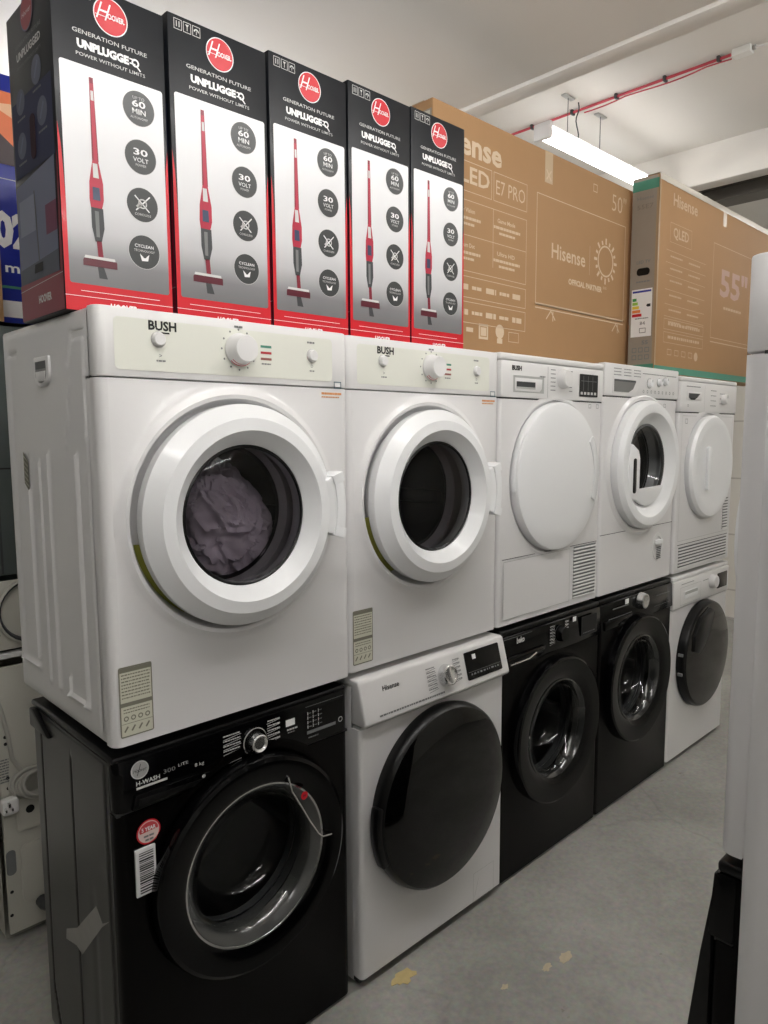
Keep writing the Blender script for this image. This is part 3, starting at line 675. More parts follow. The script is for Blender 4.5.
def washer_c(loc, variant, label, rz=0):
    W, D, H, ZP = .598, .52, .845, .722
    t = thing('washing_machine', label, 'washing machine', loc, rz)
    MB().cab(0, W, .032, D, .012, H-.018, BKF, .006).build('cabinet', t)
    MB().box(0, W, .004, D, H-.0175, H, BKP, .006, 3).build('worktop', t)
    cx, cz = (.300, .455) if variant != 'chrome' else (.285, .490)
    b = front(t, W, ZP, BKF, cx, cz, [(.18, .05), (.185, .02), (.225, .012), (.245, .006), (.252, -.003), (.262, -.003), (.27, 0)], ff=.032, rc=.014, z0=.012); b.build('front_panel', t)
    b = MB()
    b.prism([(-.006, ZP+.003), (.0, H-.022), (.006, H-.018), (.032, H-.018), (.032, ZP+.003)], 'x', 0, W, BK, .003); b.box(.002, W-.002, .004, .03, ZP-.002, ZP+.004, SEAM)
    y = -.0075
    if variant == 'beko':
        b.text('beko', .095, .806, .026, y+.003, LGT, bold=.04, width=.042); b.rect(.0, .16, .819, .8205, y+.004, INKG)
        wheel_marks(b, .318, .783, .026, 6, y, LGT, .03); b.rect(.402, .424, .806, .823, y+.002, WP)
        b.poly(rrect(.458, .562, .742, .812, .004), y+.0005, INK); b.outline(.458, .562, .742, .812, y, .001, DK); b.dashes(.47, .55, .752, .004, y-.0004, INKG, 3, 1)
    elif variant == 'chrome':
        b.dashes(.08, .20, .80, .004, y, INKG, 2); b.rect(.178, .206, .803, .823, y+.002, WP); b.dashes(.05, .23, .765, .003, y, INKG, 3); b.rect(.05, .24, .7575, .7585, y, INKG); b.rect(.42, .58, .752, .753, y, INKG)
        b.dashes(.44, .56, .795, .003, y, INKG, 5, 1)
    b.build('control_panel', t)
    b = MB(); b.prism([(.02,.728),(.19,.728),(.225,.742),(.228,.762),(.02,.762)], 'y', -.012, .0, BK, .004)
    if variant == 'beko': b.tube([(.03, -.013, .737), (.13, -.014, .737), (.172, -.013, .748)], .0028, CHR)
    b.build('detergent_drawer', t)
    if variant == 'chrome': b = MB(); b.lathe([(.034, -.004), (.033, -.012), (.029, -.028), (.024, -.029), (.014, -.024), (0, -.024)], .305, .798, CHR, 48); b.build('dial_knob', t, label='chrome dial knob')
    else: b = MB(); b.lathe([(.027, -.006), (.026, -.018), (.024, -.030), (0, -.0305)], .318, .783, BK, 40); b.lathe([(.0275,-.0075),(.0285,-.0078),(.0285,-.006)], .318, .783, DK, 40); b.build('dial_knob', t)
    b = MB(); b.lathe([(.240, .012), (.252, -.002), (.253, -.024), (.250, -.034), (.244, -.0375), (.205, -.0345), (.180, -.0275), (.172, -.022)], cx, cz, BK, 96); door = b.build('door', t)
    MB().lathe([(.173, -.022), (.168, -.024), (.155, -.01), (.148, .012)], cx, cz, mat('dark_clear_rim', (40,41,41), .15, coat=.5), 72).build('clear_rim', door)
    bowl(door, cx, cz, .157, -.014, GLC, .10)
    drum(t, cx, cz, .175, .05, .44)
    if variant == 'rear_seen':
        MB().prism([(.001, H-.03), (-.016, .69), (-.030, .56), (-.032, .08), (.001, .03)], 'x', .0005, W-.0005, BKP, .004).build('curved_front', t)
        MB().lathe([(.20,-.045),(.19,-.055),(.1,-.07),(0,-.075)], cx, cz, DOME, 48).build('outer_glass', door)
    feet(t, W, D, 0, .014)
    return t
washer_c((1.230, .004, 0), 'beko', 'black washing machine with silver drawer edge, right of the white one with black door')
washer_c((1.832, .006, 0), 'chrome', 'black washing machine with a chrome dial, left of the farthest white one')

def washer_e(loc):
    W, D, H, ZP = .600, .52, .843, .700
    t = thing('washing_machine', 'white washing machine with dark glass door, farthest in the bottom row', 'washing machine', loc)
    MB().cab(0, W, .032, D, .014, H-.02, WH, .006).build('cabinet', t)
    MB().box(-.001, W+.001, .0, D, H-.0195, H, WH2, .006, 3).build('worktop', t)
    cx, cz = .306, .456
    b = front(t, W, ZP, WH, cx, cz, [(.20, .014), (.24, .012), (.248, 0), (.254, 0)], ff=.032, rc=.012, z0=.022); b.build('front_panel', t)
    MB().box(.006, W-.006, .018, D-.02, .010, .024, BKP).build('plinth', t)
    b = MB(); b.box(0, W, -.006, .032, ZP+.002, H-.02, WH2, .006); b.box(.002, W-.002, .0, .03, ZP-.002, ZP+.003, GRYW); b.dashes(.30, .36, .79, .003, -.0066, INKG, 2); b.dashes(.07, .2, .805, .003, -.0066, INKG, 4); b.build('control_panel', t)
    b = MB(); b.outline(.062, .275, .713, .792, -.0068, .0015, GRYW); b.prism(rrect(.10, .245, .735, .772, .006), 'y', -.0085, -.005, WHD, .002); b.rect(.106, .238, .755, .768, -.009, GRYW); b.build('detergent_drawer', t)
    knob(t, .392, .775, .030, .026, WH2, -.0065, name='dial_knob')
    b = MB(); b.prism(rrect(.46, .575, .728, .800, .004), 'y', -.008, -.005, BK, .001); b.build('display', t)
    b = MB(); b.lathe([(.230, .012), (.243, .0), (.245, -.020), (.240, -.034), (.232, -.040)], cx, cz, BKP, 96)
    b.lathe([(.232, -.040), (.18, -.050), (.1, -.056), (0, -.058)], cx, cz, mat('smoky_dome', (44,42,40), .08, spec=.5), 96)
    for a in (2.95, 3.3): b.arc(cx, cz, .246, .254, a, a+.05, -.03, -.01, INKG)
    door = b.build('door', t)
    b = MB(); pts = [(cx-.19, cz+.05), (cx-.18, cz+.12), (cx-.12, cz+.19), (cx-.02, cz+.222), (cx+.02, cz+.20), (cx+.0, cz+.14), (cx-.07, cz+.06), (cx-.13, cz+.03)]
    b.prism(pts, 'y', -.056, -.04, BKP, .006); b.build('handle', door)
    feet(t, W, D, 0, .014)
    return t
washer_e((2.432, .004, 0))

# ------------------------------------------------------------------ vacuum cleaner boxes
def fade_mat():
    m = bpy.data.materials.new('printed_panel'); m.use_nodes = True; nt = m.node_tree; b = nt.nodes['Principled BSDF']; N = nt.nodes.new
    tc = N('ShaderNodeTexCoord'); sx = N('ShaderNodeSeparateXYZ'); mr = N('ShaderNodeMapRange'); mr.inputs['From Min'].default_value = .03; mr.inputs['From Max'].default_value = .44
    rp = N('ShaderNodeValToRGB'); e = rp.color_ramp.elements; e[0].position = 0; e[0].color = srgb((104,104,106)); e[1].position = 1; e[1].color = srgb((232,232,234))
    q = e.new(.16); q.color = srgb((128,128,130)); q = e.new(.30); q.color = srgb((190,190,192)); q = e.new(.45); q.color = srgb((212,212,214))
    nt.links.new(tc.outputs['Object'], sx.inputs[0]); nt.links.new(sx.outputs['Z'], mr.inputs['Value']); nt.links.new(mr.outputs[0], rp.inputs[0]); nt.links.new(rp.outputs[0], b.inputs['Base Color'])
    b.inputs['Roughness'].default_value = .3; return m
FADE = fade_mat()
def vacuum_box(x0, x1, ztop, label, first=False):
    W, D, H = x1-x0, .238, ztop-1.698
    t = thing('vacuum_cleaner_box', label, 'box', (x0, .10, 1.698), 0, 'vacuum cleaner boxes on the dryers')
    k = H/.60
    b = MB(); b.box(0, W, 0, D, 0, H, BXK, .0025)
    y = -.0006
    b.rect(.001, W-.001, .0015, .16*k, y+.0003, RED)
    b.poly([(.001,.16*k),(.012,.16*k),(.006,.30*k),(.001,.34*k)], y+.0003, RED); b.poly([(W-.001,.16*k),(W-.012,.16*k),(W-.006,.30*k),(W-.001,.34*k)], y+.0003, RED)
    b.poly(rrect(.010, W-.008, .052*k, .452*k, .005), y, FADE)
    b.rect(.03, W-.03, .0385*k, .0395*k, y-.0003, WP); b.rect(.0, W, .028*k, .029*k, y-.0003, WP)
    b.text('HOOVER', W*.52, .013*k, .020, y-.0004, WP, bold=.04, width=.056)
    # headline
    cx = .101*W/.215
    b.disc(cx+.008, .556*k, .0335, y-.0002, WP, 40); b.disc(cx+.008, .556*k, .0315, y-.0005, RED, 40)
    b.text('H', cx-.006, .562*k, .046, y-.0009, WP, shear=.45, bold=-.004, width=.03); b.text('OOVER', cx+.018, .556*k, .014, y-.0009, WP, bold=.02, width=.032); b.line((cx-.022,.553*k),(cx+.036,.553*k),.0012,y-.0009,WP)
    b.text('GENERATION FUTURE', cx+.006, .5105*k, .0105, y-.0002, LGT, sx=1, bold=.01, width=.142*W/.215)
    b.text('UNPLUGGE', cx-.009, .489*k, .0195, y-.0002, WP, bold=.06, width=.098*W/.215)
    qx = cx+.053*W/.215; b.ring(qx, .489*k, .0045, .0078, y-.0002, WP, 20); b.line((qx-.012,.494*k),(qx,.494*k),.0025,y-.0004,WP); b.line((qx-.012,.486*k),(qx,.486*k),.0025,y-.0004,WP); b.line((qx+.003,.483*k),(qx+.010,.476*k),.003,y-.0004,WP)
    b.text('POWER WITHOUT LIMITS', cx+.006, .4705*k, .009, y-.0002, LGT, bold=.005, width=.132*W/.215)
    if not first or True:
        for j in range(3):
            a = .014+j*.021; b.outline(a, a+.018, .572*k, .592*k, y-.0002, .0012, LGT)
        b.line((.020,.577*k),(.020,.588*k),.002,y-.0003,LGT); b.line((.026,.577*k),(.026,.588*k),.002,y-.0003,LGT); b.poly([(.040,.588*k),(.048,.588*k),(.044,.582*k)],y-.0003,LGT); b.line((.044,.576*k),(.044,.584*k),.0015,y-.0003,LGT)
        b.arc(.065,.581*k,.0035,.006,0,PI,y-.0004,y-.0003,LGT,n=8); b.line((.065,.576*k),(.065,.583*k),.0012,y-.0003,LGT)
    # printed stick vacuum
    vx = .066*W/.215
    def S(pts, m, dy=0): b.poly([(vx+px_*1.08*W/.215, (.434-(.432-pz_)*.876)*k) for px_, pz_ in pts], y-.0004-dy, m)
    S([(-.0035,.432),(.0035,.432),(.007,.26),(-.0045,.26)], DRED); S([(-.003,.42),(.003,.42),(.005,.25),(-.001,.25)], mat('vac_crimson', (176,34,60), .35), .0002)
    S([(-.002,.405),(.0025,.405),(.003,.385),(-.002,.385)], LGT, .0004)
    S([(-.004,.262),(.006,.262),(.013,.215),(.013,.18),(.009,.16),(-.010,.16),(-.012,.18),(-.011,.215)], MATS['vac_crimson'], .0001); S([(-.004,.255),(.004,.255),(.006,.225),(-.004,.225)], LGT, .0005)
    S([(-.006,.205),(.006,.205),(.007,.178),(-.006,.178)], mat('blue_grey_print', (60,70,96), .3), .0006)
    S([(-.010,.162),(.011,.162),(.012,.12),(.006,.09),(-.005,.09),(-.010,.12)], DK, .0003); S([(-.004,.155),(.003,.155),(.003,.10),(-.003,.10)], INKG, .0006)
    S([(-.003,.092),(.006,.092),(.008,.055),(-.001,.055)], DRED, .0003); S([(.0,.062),(.008,.062),(.006,.036),(.002,.036)], DK, .0002)
    S([(-.003,.036),(.008,.036),(.014,.012),(-.001,.012)], DK); S([(-.022,.058),(.026,.058),(.032,.050),(.032,.036),(-.028,.036),(-.028,.048)], mat('maroon_print', (92,34,46), .3), .0005); S([(-.024,.058),(.028,.058),(.029,.052),(-.026,.052)], LGT, .0008)
    # badges
    bx = W-.058*W/.215
    for j, (l1, l2, l3) in enumerate((('60', 'MIN', 'AUTONOMY'), ('30', 'VOLT', 'POWER'), ('', '', 'CORDLESS'), ('CYCLEAN', 'TECHNOLOGY', ''))):
        bz = (.405-j*.0915)*k; b.disc(bx, bz, .0325, y-.0004, BADGE, 36); b.ring(bx, bz, .0325, .0333, y-.0004, LGT, 36)
        q = y-.0009
        if j == 0: b.text('UP TO', bx, bz+.019, .008, q, LGT, width=.024); b.text('60', bx, bz+.0085, .017, q, WP, bold=.02, width=.028); b.text('MIN', bx, bz-.006, .014, q, WP, bold=.01, width=.028); b.text(l3, bx, bz-.018, .0065, q, LGT, width=.036)
        if j == 1: b.text('30', bx, bz+.009, .017, q, WP, bold=.02, width=.030); b.text('VOLT', bx, bz-.006, .012, q, WP, width=.032); b.text(l3, bx, bz-.016, .0065, q, LGT, width=.022)
        if j == 2: b.line((bx-.016,bz+.016),(bx+.014,bz-.012),.0025,q,WP); b.line((bx-.014,bz-.012),(bx+.016,bz+.018),.0025,q,WP); b.ring(bx, bz+.002, .007, .0095, q, LGT, 16); b.line((bx-.012,bz-.006),(bx-.004,bz+.002),.006,q,LGT); b.text(l3, bx, bz-.019, .0065, q, LGT, width=.034)
        if j == 3: b.text(l1, bx, bz+.011, .0085, q, WP, bold=.01, width=.040); b.text(l2, bx, bz+.002, .0065, q, LGT, width=.044); b.poly([(bx-.010,bz-.004),(bx-.004,bz-.009),(bx+.004,bz-.009),(bx+.010,bz-.004),(bx+.007,bz-.017),(bx-.006,bz-.018)], q, WP); b.disc(bx, bz-.008, .004, q-.0003, BADGE, 12)
    b.build('carton', t)
    # left end print
    b = MB(); b.M = leftside(-.0008, 0, 0); u0, u1 = -D+.002, -.002; uc = -D/2
    b.rect(u0, u1, .002, .075*k, 0, DRED); b.poly([(u1-.012,.075*k),(u1,.075*k),(u1,.27*k),(u1-.004,.30*k)], 0, DRED)
    SID = mat('side_photo_grey', (112,116,136), .55); b.poly([(u0+.008,.075*k),(u1-.016,.075*k),(u1-.016,.285*k),(u0+.008,.270*k)], -.0002, SID)
    b.poly([(u0+.008,.075*k),(u1-.016,.075*k),(u1-.016,.115*k),(u0+.008,.105*k)], -.0004, mat('side_photo_floor', (84,88,100), .55))
    b.rect(uc+.045, u1-.016, .15*k, .205*k, -.0005, mat('side_photo_rose', (112,58,82), .55)); b.rect(u0+.02, uc-.01, .17*k, .24*k, -.0005, mat('side_photo_pale', (138,142,160), .55))
    b.line((uc-.01, .245*k), (uc+.0, .11*k), .005, -.0007, BADGE); b.poly([(uc-.025,.105*k),(uc+.02,.105*k),(uc+.016,.088*k),(uc-.03,.088*k)], -.0008, INK)
    b.rect(u0+.01, u1-.01, .285*k, .43*k, -.0001, mat('side_navy', (32,38,72), .55))
    b.text('HOOVER', uc+.02, .035*k, .02, -.0006, LGT, bold=.04, width=.07); b.line((u0, .062*k), (u1, .070*k), .001, -.0004, LGT)
    for (uu, vv_, rr_) in ((uc+.035, .455, .026), (uc-.058, .425, .024), (uc+.055, .375, .026), (uc-.062, .343, .025)): b.disc(uu, vv_*k, rr_, -.0004, mat('side_badge', (98,102,118), .55), 24); b.line((uu-.01, vv_*k-.012), (uu+.01, vv_*k+.014), .007, -.0008, SID); b.dashes(uu-.022, uu+.022, vv_*k-rr_-.008, .004, -.0004, INKG, int(vv_*100))
    b.disc(uc, .572*k, .034, -.0003, mat('side_red', (150,52,60), .35), 32); b.ring(uc, .572*k, .031, .034, -.0006, SID); b.text('Hoover', uc, .572*k, .014, -.0007, LGT, shear=.4, width=.05)
    b.text('GENERATION FUTURE', uc, .528*k, .010, -.0004, INKG, width=.14); b.text('UNPLUGGED', uc, .508*k, .02, -.0004, LGT, bold=.03, width=.13); b.text('POWER WITHOUT LIMITS', uc, .488*k, .008, -.0004, INKG, width=.13)
    b.build('side_print', t)
    b = MB(); b.M = leftside(-.0015, 0, 0); b.prism(rrect(uc-.010, uc+.016, .302*k, .385*k, .012), 'y', -.001, .0, mat('hand_hole', (52,28,36), .8), 0); b.build('hand_hole', t)
    return t
VB = [(-.010, .210, 2.296, 'red and black stick vacuum carton, first on the left showing its end'), (.219, .457, 2.310, 'red and black stick vacuum carton, second from the left of the five'),
      (.464, .695, 2.320, 'red and black stick vacuum carton, middle one of the five'), (.701, .922, 2.332, 'red and black stick vacuum carton, fourth from the left of the five'),
      (.926, 1.150, 2.336, 'red and black stick vacuum carton, next to the large brown television carton')]
for i, (a, c, z, l) in enumerate(VB): vacuum_box(a, c, z, l, i == 0)

# ------------------------------------------------------------------ television cartons
def carton(b, W, D, H, m, bev=.004):
    b.box(0, W, 0, D, 0, H, m, bev)
def tv50():
    x0, y0, z0 = 1.156, .23, 1.711
    W, D, H = 1.255, .125, 2.470-1.711
    t = thing('television_box', 'large brown television carton with pale 50 inch print, behind the fifth vacuum carton', 'box', (x0, y0, z0))
    b = MB(); carton(b, W, D, H, CARD); y = -.0006
    P = CARDP
    def X(v): return v-x0
    def Z(v): return v-z0
    b.rect(.002, W-.002, 0.002, .022, y, GRN)
    b.text('Hisense', X(1.315), Z(2.378), .098, y, P, bold=.03, width=.37)
    b.outline(X(1.165), X(1.447), Z(2.232), Z(2.325), y, .002, P); b.text('QLED', X(1.325), Z(2.28), .072, y, P, bold=.02, width=.22)
    b.outline(X(1.457), X(1.648), Z(2.232), Z(2.325), y, .002, P); b.text('E7 PRO', X(1.553), Z(2.279), .066, y, P, bold=-.004, width=.165)
    for (a, c) in ((2.10, 2.205), (1.985, 2.097)):
        b.line((X(1.165), Z(c)), (X(1.648), Z(c)), .002, y, P)
        for j in range(2):
            xx = 1.24+j*.22; b.text(('Dolby Vision', 'Game Mode', 'Quantum Dot', 'Ultra HD')[j+(2 if c < 2.1 else 0)], X(xx+.07), Z(c-.032), .019, y, P, bold=.02, width=.10); b.dashes(X(xx+.0), X(xx+.15), Z(c-.055), .009, y, P, j, .2); b.dashes(X(xx+.03), X(xx+.12), Z(c-.073), .008, y, P, j+4, .2)
    b.line((X(1.457), Z(2.205)), (X(1.457), Z(2.015)), .002, y, P); b.line((X(1.647), Z(2.205)), (X(1.647), Z(1.985)), .002, y, P); b.line((X(1.165), Z(1.985)), (X(1.648), Z(1.985)), .002, y, P)
    for zc in (1.935, 1.855):
        b.outline(X(1.165), X(1.648), Z(zc-.034), Z(zc+.034), y, .002, P)
        for j in range(6): b.dashes(X(1.20+j*.074), X(1.255+j*.074), Z(zc), .018 if j % 2 else .011, y, P, j+int(zc*9), .25)
    b.rect(X(1.385), X(1.435), Z(1.775), Z(1.825), y, P); b.disc(X(1.50), Z(1.808), .024, y, P, 20); b.rect(X(1.485), X(1.515), Z(1.768), Z(1.785), y, P); b.outline(X(1.55), X(1.61), Z(1.778), Z(1.812), y, .002, P); b.outline(X(1.392), X(1.428), Z(1.783), Z(1.817), y-.0003, .003, CARD); b.dashes(X(1.32), X(1.36), Z(1.80), .014, y, P, 2)
    # tv picture
    b.outline(X(1.708), X(2.355), Z(1.925), Z(2.315), y, .003, P); b.rect(X(1.708), X(2.355), Z(1.913), Z(1.917), y, P); b.rect(X(1.708), X(2.355), Z(1.925), Z(1.933), y, P)
    for fx in (1.81, 2.295): b.line((X(fx), Z(1.912)), (X(fx-.03), Z(1.88)), .005, y, P); b.line((X(fx), Z(1.912)), (X(fx+.03), Z(1.88)), .005, y, P); b.line((X(fx+.014), Z(1.912)), (X(fx+.014), Z(1.875)), .005, y, P)
    b.text('Hisense', X(1.925), Z(2.130), .075, y, P, bold=.015, width=.235); b.line((X(2.075), Z(2.19)), (X(2.075), Z(2.08)), .0015, y, P)
    for j in range(16):
        a = 2*PI*j/16; r1 = .082 if j % 2 else .09; b.line((X(2.198)+.066*math.cos(a), Z(2.150)+.066*math.sin(a)), (X(2.198)+r1*math.cos(a), Z(2.150)+r1*math.sin(a)), .011, y, P)
    b.ring(X(2.198), Z(2.150), .055, .062, y, P, 32); b.text('EURO', X(2.198), Z(2.045), .014, y, P, width=.03)
    b.text('OFFICIAL PARTNER', X(2.05), Z(2.035), .028, y, P, bold=.05, width=.25)
    b.text('50"', X(2.315)-.02, Z(2.392), .095, y, P, bold=-.01, width=.115)
    TAPE = mat('clear_tape', (190,166,134), .3); b.rect(X(1.755), X(1.805), Z(2.36), Z(2.469), y, TAPE); b.line((X(1.765), Z(2.37)), (X(1.795), Z(2.405)), .006, y-.0004, P); b.line((X(1.795), Z(2.37)), (X(1.765), Z(2.405)), .006, y-.0004, P); b.outline(X(2.09), X(2.12), Z(2.40), Z(2.43), y, .003, P)
    b.build('carton', t)
    b = MB(); b.M = leftside(-.0008); b.rect(-D+.004, -.004, .02, H-.03, 0, CARDG); b.poly([(-D+.01, H-.10), (-.01, H-.10), (-.01, H-.035), (-D+.01, H-.03)], -.0004, mat('label_grey', (196,192,180), .5)); b.dashes(-D+.02, -.02, H-.05, .006, -.0008, INKG, 1); b.dashes(-D+.02, -.02, H-.065, .006, -.0008, INKG, 2); b.build('end_print', t)
    b = MB(); b.box(.0, W, D/2-.025, D/2+.025, H, H+.0012, TAPE)
    b.build('sealing_tape', t)
    return t
tv50()
def tv55():
    x0, y0, z0 = 2.382, .10, 1.711
    W, D, H = 1.31, .118, 2.508-1.712
    t = thing('television_box', 'brown television carton with green base band, 55 inch print and energy label on its end', 'box', (x0, y0, z0))
    b = MB(); carton(b, W, D, H, CARD); y = -.0006; P = mat('faded_ink', (200,172,142), .7); P2 = mat('dusty_pink_ink', (190,158,144), .7)
    def X(v): return v-x0
    def Z(v): return v-z0
    b.rect(.001, W-.001, .001, .030, y, GRN); b.rect(.0005, .012, .03, H-.002, y, mat('tape_edge', (166,140,108), .35))
    b.text('Hisense', X(2.63), Z(2.43), .07, y, P, bold=.02, width=.24)
    b.outline(X(2.49), X(2.70), Z(2.255), Z(2.335), y, .0018, P); b.text('QLED', X(2.595), Z(2.295), .058, y, P, bold=.02, width=.15)
    for j, zc in enumerate((2.22, 2.17, 2.12, 2.06, 2.0, 1.95)):
        b.line((X(2.46), Z(zc)), (X(2.86), Z(zc-.003)), .002, y, P); b.dashes(X(2.50), X(2.62), Z(zc-.022), .007, y, P, j); b.dashes(X(2.68), X(2.80), Z(zc-.024), .007, y, P, j+7)
    for zc in (1.92, 1.865): b.outline(X(2.46), X(2.86), Z(zc-.025), Z(zc+.02), y, .002, P); b.dashes(X(2.50), X(2.82), Z(zc), .012, y, P, int(zc*50), .5)
    for j in range(4): b.outline(X(2.50+j*.07), X(2.54+j*.07), Z(1.79), Z(1.815), y, .003, P)
    b.disc(X(2.79), Z(1.80), .02, y, P, 16)
    b.outline(X(2.94), X(3.64), Z(1.90), Z(2.33), y, .003, P); b.rect(X(2.94), X(3.64), Z(1.88), Z(1.885), y, P)
    b.text('55"', X(3.20), Z(2.165), .17, y, P2, bold=.03, width=.34); b.dashes(X(3.08), X(3.3), Z(2.05), .012, y, P, 5)
    b.rect(X(3.035), X(3.075), Z(2.42), Z(2.508)-.002, y, mat('tape_edge', (166,140,108), .35))
    b.build('carton', t)
    b = MB(); b.M = leftside(-.0008); u = lambda v: -(v-y0)
    b.rect(-D+.002, -.010, .002, H-.004, 0, CARDG); b.rect(-D+.002, -.002, H-.055, H-.016, -.0004, GRN); b.rect(-D+.002, -.002, .001, .035, -.0004, GRN); b.rect(-.010, -.001, .035, H-.004, -.0002, mat('tape_edge', (166,140,108), .35))
    b.text('Hisense', -D/2, H-.085, .02, -.0005, INKG, width=.07); b.text('55E7', -D/2, H-.12, .026, -.0005, mat('ink_faint', (128,118,108), .6), width=.07); b.text('LED TV', -D/2, .455, .018, -.0005, INKG, bold=.02, width=.06); b.dashes(-D+.03, -.03, .375, .006, -.0005, INKG, 3)
    for j in range(3): b.outline(-D+.02+j*.028, -D+.04+j*.028, .055, .075, -.0005, .003, INKG); b.outline(-D+.02+j*.028, -D+.04+j*.028, .085, .105, -.0005, .003, INKG)
    b.text('55', -.042, .125, .022, -.0005, INKG, bold=.03, width=.028)
    b.build('end_print', t)
    b = MB(); b.M = leftside(-.001); b.prism(rrect(-D*.5-.028, -D*.5+.028, .400, .430, .013), 'y', -.0015, 0, BKP, 0); b.build('hand_hole', t)
    b = MB(); b.M = leftside(-.0016); b.rect(-D+.012, -.016, .15, .345, 0, WP); b.rect(-D+.016, -.02, .331, .339, -.0004, BLUE)
    for j, c in enumerate((GR2, mat('lime_ink', (150,200,70), .5), YEL, ORG, RED)): b.rect(-D+.016, -D+.034+j*.006, .297-j*.016, .309-j*.016, -.0004, c)
    b.poly([(-.022,.270),(-.022,.282),(-.036,.282),(-.041,.276),(-.036,.270)], -.0004, INK); b.text('84', -.055, .205, .02, -.0004, INK, width=.022); b.outline(-.068, -.040, .165, .185, -.0004, .002, INK); b.dashes(-D+.03, -.03, .225, .004, -.0004, INKG, 2)
    b.build('energy_label', t)
    b = MB(); TP = mat('crumpled_clear_tape', (214,208,196), .2, coat=.5)
    t2 = bmesh.new(); g = []
    for i in range(61):
        xx = W*i/60; row = []
        for j in range(5):
            yy = -.001+.012*(j-2) if j < 2 else .0+.03*(j-2)
            zz = H+.002+.004*abs(noise.noise(Vector((xx*22, j*1.7, 2)))) if j >= 2 else H-.012*(2-j)+.002*noise.noise(Vector((xx*40, j, 5)))
            row.append(t2.verts.new((xx, (yy if j >= 2 else -.0022-.002*abs(noise.noise(Vector((xx*30, j, 9))))), zz)))
        g.append(row)
    for i in range(60):
        for j in range(4): t2.faces.new((g[i][j], g[i+1][j], g[i+1][j+1], g[i][j+1]))
    b.add(t2, TP); b.build('sealing_tape', t, label='crumpled clear tape')
    return t
tv55()

# ------------------------------------------------------------------ machines behind the row (seen at far left)
BW = mat('rear_panel_white', (196,194,184), .5, vary=.04, vscale=6)
t = thing('washing_machine', 'back of a white washing machine with coiled cable, standing behind the black one', 'washing machine', (.005, .83, 0))
MB().cab(0, .6, .004, .55, .02, .84, BW, .008).build('cabinet', t)
MB().box(-.001, .601, -.004, .552, .841, .858, WH2, .006).build('worktop', t)
b = MB(); b.box(.01, .59, -.004, .006, .03, .82, BW, .004)
b.prism(rrect(.045, .25, .33, .43, .012), 'y', -.010, -.002, BW, .004); b.prism(rrect(.05, .3, .11, .29, .02), 'y', -.009, -.002, BW, .004)
for x, z in ((.03,.50),(.03,.47),(.022,.16),(.018,.09),(.03,.62),(.030,.60)): b.disc(x, z, .005, -.0055, INK, 12)
b.disc(.082, .392, .012, -.0115, INK, 20); b.poly(rrect(.012, .038, .21, .285, .012), -.0052, INKG)
for j in range(9): b.dashes(.005, .035, .555-j*.008, .004, -.0055, INKG, j)
b.build('rear_panel', t)
b = MB(); b.M = frame((.10, -.008, .10), Vector((1,0,0)), Vector((0,1,0)), Vector((0,0,1))); b.tube([(0,0,0),(0,-.02,0),(.02,-.05,-.005),(.06,-.06,-.01)], .018, DK, 12); b.build('drain_hose', t)
b = MB(); CAB = mat('cable_grey', (176,174,166), .5)
b.tube([(.012,-.012,.74),(.022,-.015,.70),(.035,-.018,.62),(.04,-.02,.56),(.06,-.022,.52)], .006, CAB)
for j in range(5):
    c = Vector((.088+.004*j, -.02-.007*j, .478+.004*math.sin(j*2))); rx, rz_ = .058-.003*j, .038+.003*(j % 2)
    b.tube([(c.x+rx*math.cos(a), c.y+.003*math.sin(3*a), c.z+rz_*math.sin(a)) for a in [2*PI*i/28 for i in range(29)]], .0055, CAB)
b.tube([(.11,-.05,.51),(.115,-.04,.45),(.13,-.03,.36),(.16,-.02,.30)], .0055, CAB); b.tube([(.05,-.03,.47),(.035,-.03,.45),(.03,-.03,.44)], .005, CAB)
b.build('power_cable', t)
b = MB(); b.prism(rrect(.0, .044, .41, .455, .01), 'y', -.05, -.02, WH2, .006); 
for x in (.004, .02): b.box(x, x+.004, -.064, -.05, .428, .436, CHR)
b.box(.012, .018, -.064, -.05, .440, .450, CHR); b.build('plug', t)
feet(t, .6, .55, 0, .022)

t = thing('tumble_dryer', 'back of a tall dryer with grey metal rear panel, behind the left column', 'tumble dryer', (.005, .83, .862))
MB().cab(0, .6, .004, .55, .0, .905, GALV, .006).build('cabinet', t)
b = MB(); b.box(.0, .6, -.004, .005, .005, .20, BW, .004); b.lathe([(.09, -.02), (.085, -.02), (.08, -.003), (.0, -.002)], .12, .11, DK, 32); b.lathe([(.095, -.004), (.095, -.02), (.09, -.022)], .12, .11, BW, 32)
for x, z in ((.03,.05),(.035,.09)): b.disc(x, z, .005, -.0045, INK, 10)
b.build('vent_panel', t)
b = MB(); b.box(.008, .592, .0, .006, .215, .895, GALV, .003); b.rect(.0, .6, .508, .512, -.0006, INK); b.rect(.05, .056, .22, .89, -.0006, DK); b.build('rear_panel', t)
feet(t, .6, .55, -.004, .002)

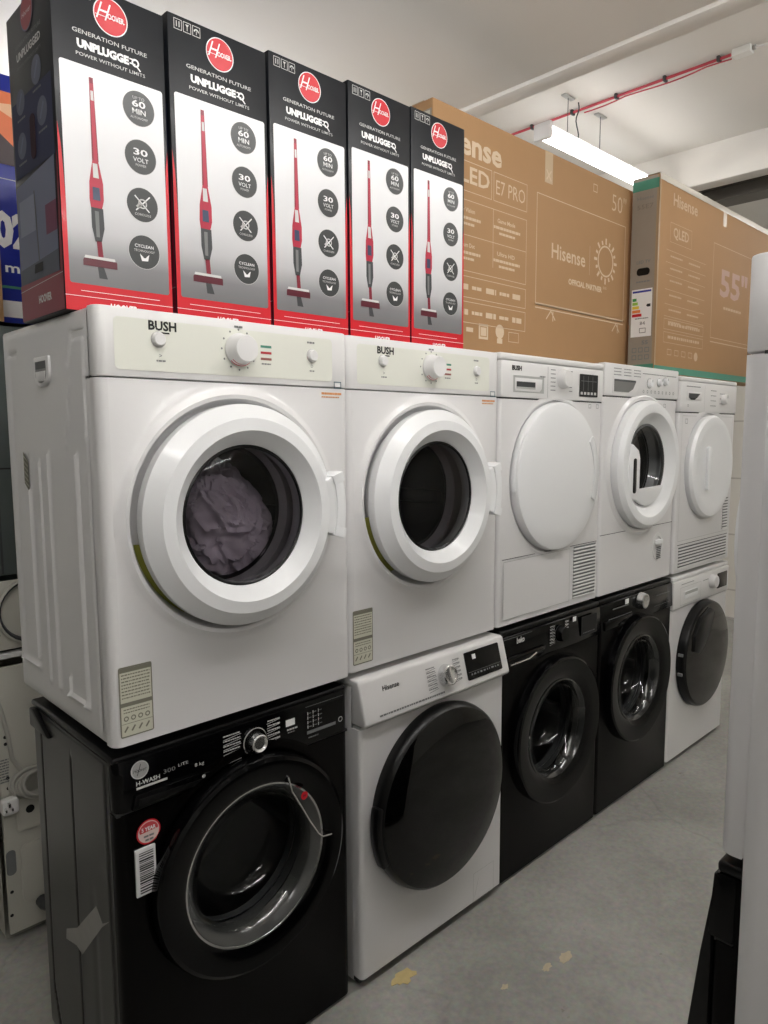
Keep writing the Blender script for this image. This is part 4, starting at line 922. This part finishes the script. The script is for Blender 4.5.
# blue box and brown box on top of it
t = thing('printed_box', 'bright blue printed carton with an orange picture, half hidden behind the first vacuum carton', 'box', (.03, .93, 1.768))
b = MB(); W, D, H = .52, .40, .686; b.box(0, W, 0, D, 0, H, BLUE, .003); y = -.0008
b.rect(.001, W-.001, .028, .074, y, WP)
PIC = mat('picture_orange', (226,118,70), .4, vary=.35, vscale=9); b.rect(.001, W-.02, .445, .64, y, PIC); b.poly([(.001,.445),(.001,.56),(.10,.54),(.15,.50),(.20,.445)], y-.0004, mat('picture_dark', (52,32,36), .4)); b.poly([(.09,.60),(.16,.57),(.20,.53),(.20,.56),(.15,.61)], y-.0006, mat('picture_peach', (240,190,150), .4))
b.text('02', .137, .268, .125, y-.0002, WP, bold=.05, width=.105); b.text('ml', .137, .166, .038, y-.0002, WP, bold=.02, width=.05); b.rect(.001, W-.02, .108, .115, y-.0002, GRN); b.rect(.001, W-.02, .405, .407, y-.0002, LGT)
b.build('carton', t)
t = thing('cardboard_box', 'plain brown cardboard carton at the left edge, in front of the blue one', 'box', (.008, .835, 1.768))
b = MB(); b.box(0, .095, 0, .09, 0, .215, CARD, .003); b.build('carton', t); MB().box(.03, .075, -.0008, .091, .12, .2158, mat('parcel_tape', (160,120,78), .3)).build('parcel_tape', t)

# ------------------------------------------------------------------ machines across the aisle (right edge)
ta = washer_c((.486+.598, -.934, 0), 'rear_seen', 'black washing machine under a white dryer at the right edge, seen from its side', PI)
tb = bush_dryer((.486+.605, -.939, ZD-.002), 'white dryer at the right edge seen side-on, standing on a black machine', PI, grip=False)
t = thing('fridge_freezer', 'tall plain white fridge cutting off the right edge of the view, nearest to the camera', 'fridge', (.455, -1.176, 0), PI)
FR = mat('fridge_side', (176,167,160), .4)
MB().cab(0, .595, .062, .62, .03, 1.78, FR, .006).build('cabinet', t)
MB().box(.0, .595, 0, .055, .75, 1.78, WH, .012, 3).build('fridge_door', t)
MB().box(.0, .595, 0, .055, .05, .742, WH, .012, 3).build('freezer_door', t)
MB().box(.005, .59, .054, .063, .06, 1.77, RUB).build('door_gasket', t)
feet(t, .595, .6, 0, .032)

# ------------------------------------------------------------------ chipped paint on the floor
rr = random.Random(11)
for i, (x, y_, s_, el, lb) in enumerate(((.735, -.050, .045, .6, 'yellowish chip of worn floor beside the white washing machine'), (1.116, -.313, .034, .55, 'largest pale chip of worn floor in the aisle'), (1.045, -.30, .020, .6, 'pale fleck just left of the largest floor chip'), (.905, -.262, .014, .7, 'tiny pale fleck of floor in front of the white washing machine'))):
    b = MB(); pts = []
    for k in range(18):
        a = 2*PI*k/18; r0 = s_*(rr.uniform(.55, 1.05)); pts.append((x*0+r0*math.cos(a), r0*el*math.sin(a)))
    b.prism(pts, 'z', .0002, .0016, mat('chip_yellow' if i == 0 else 'chip_pale', (206,186,130) if i == 0 else (200,188,160), .8, vary=.15, vscale=60))
    tag(b.build('floor_chip', None, (x, y_, 0)), lb, 'floor chip', 'pale chips on the concrete floor')
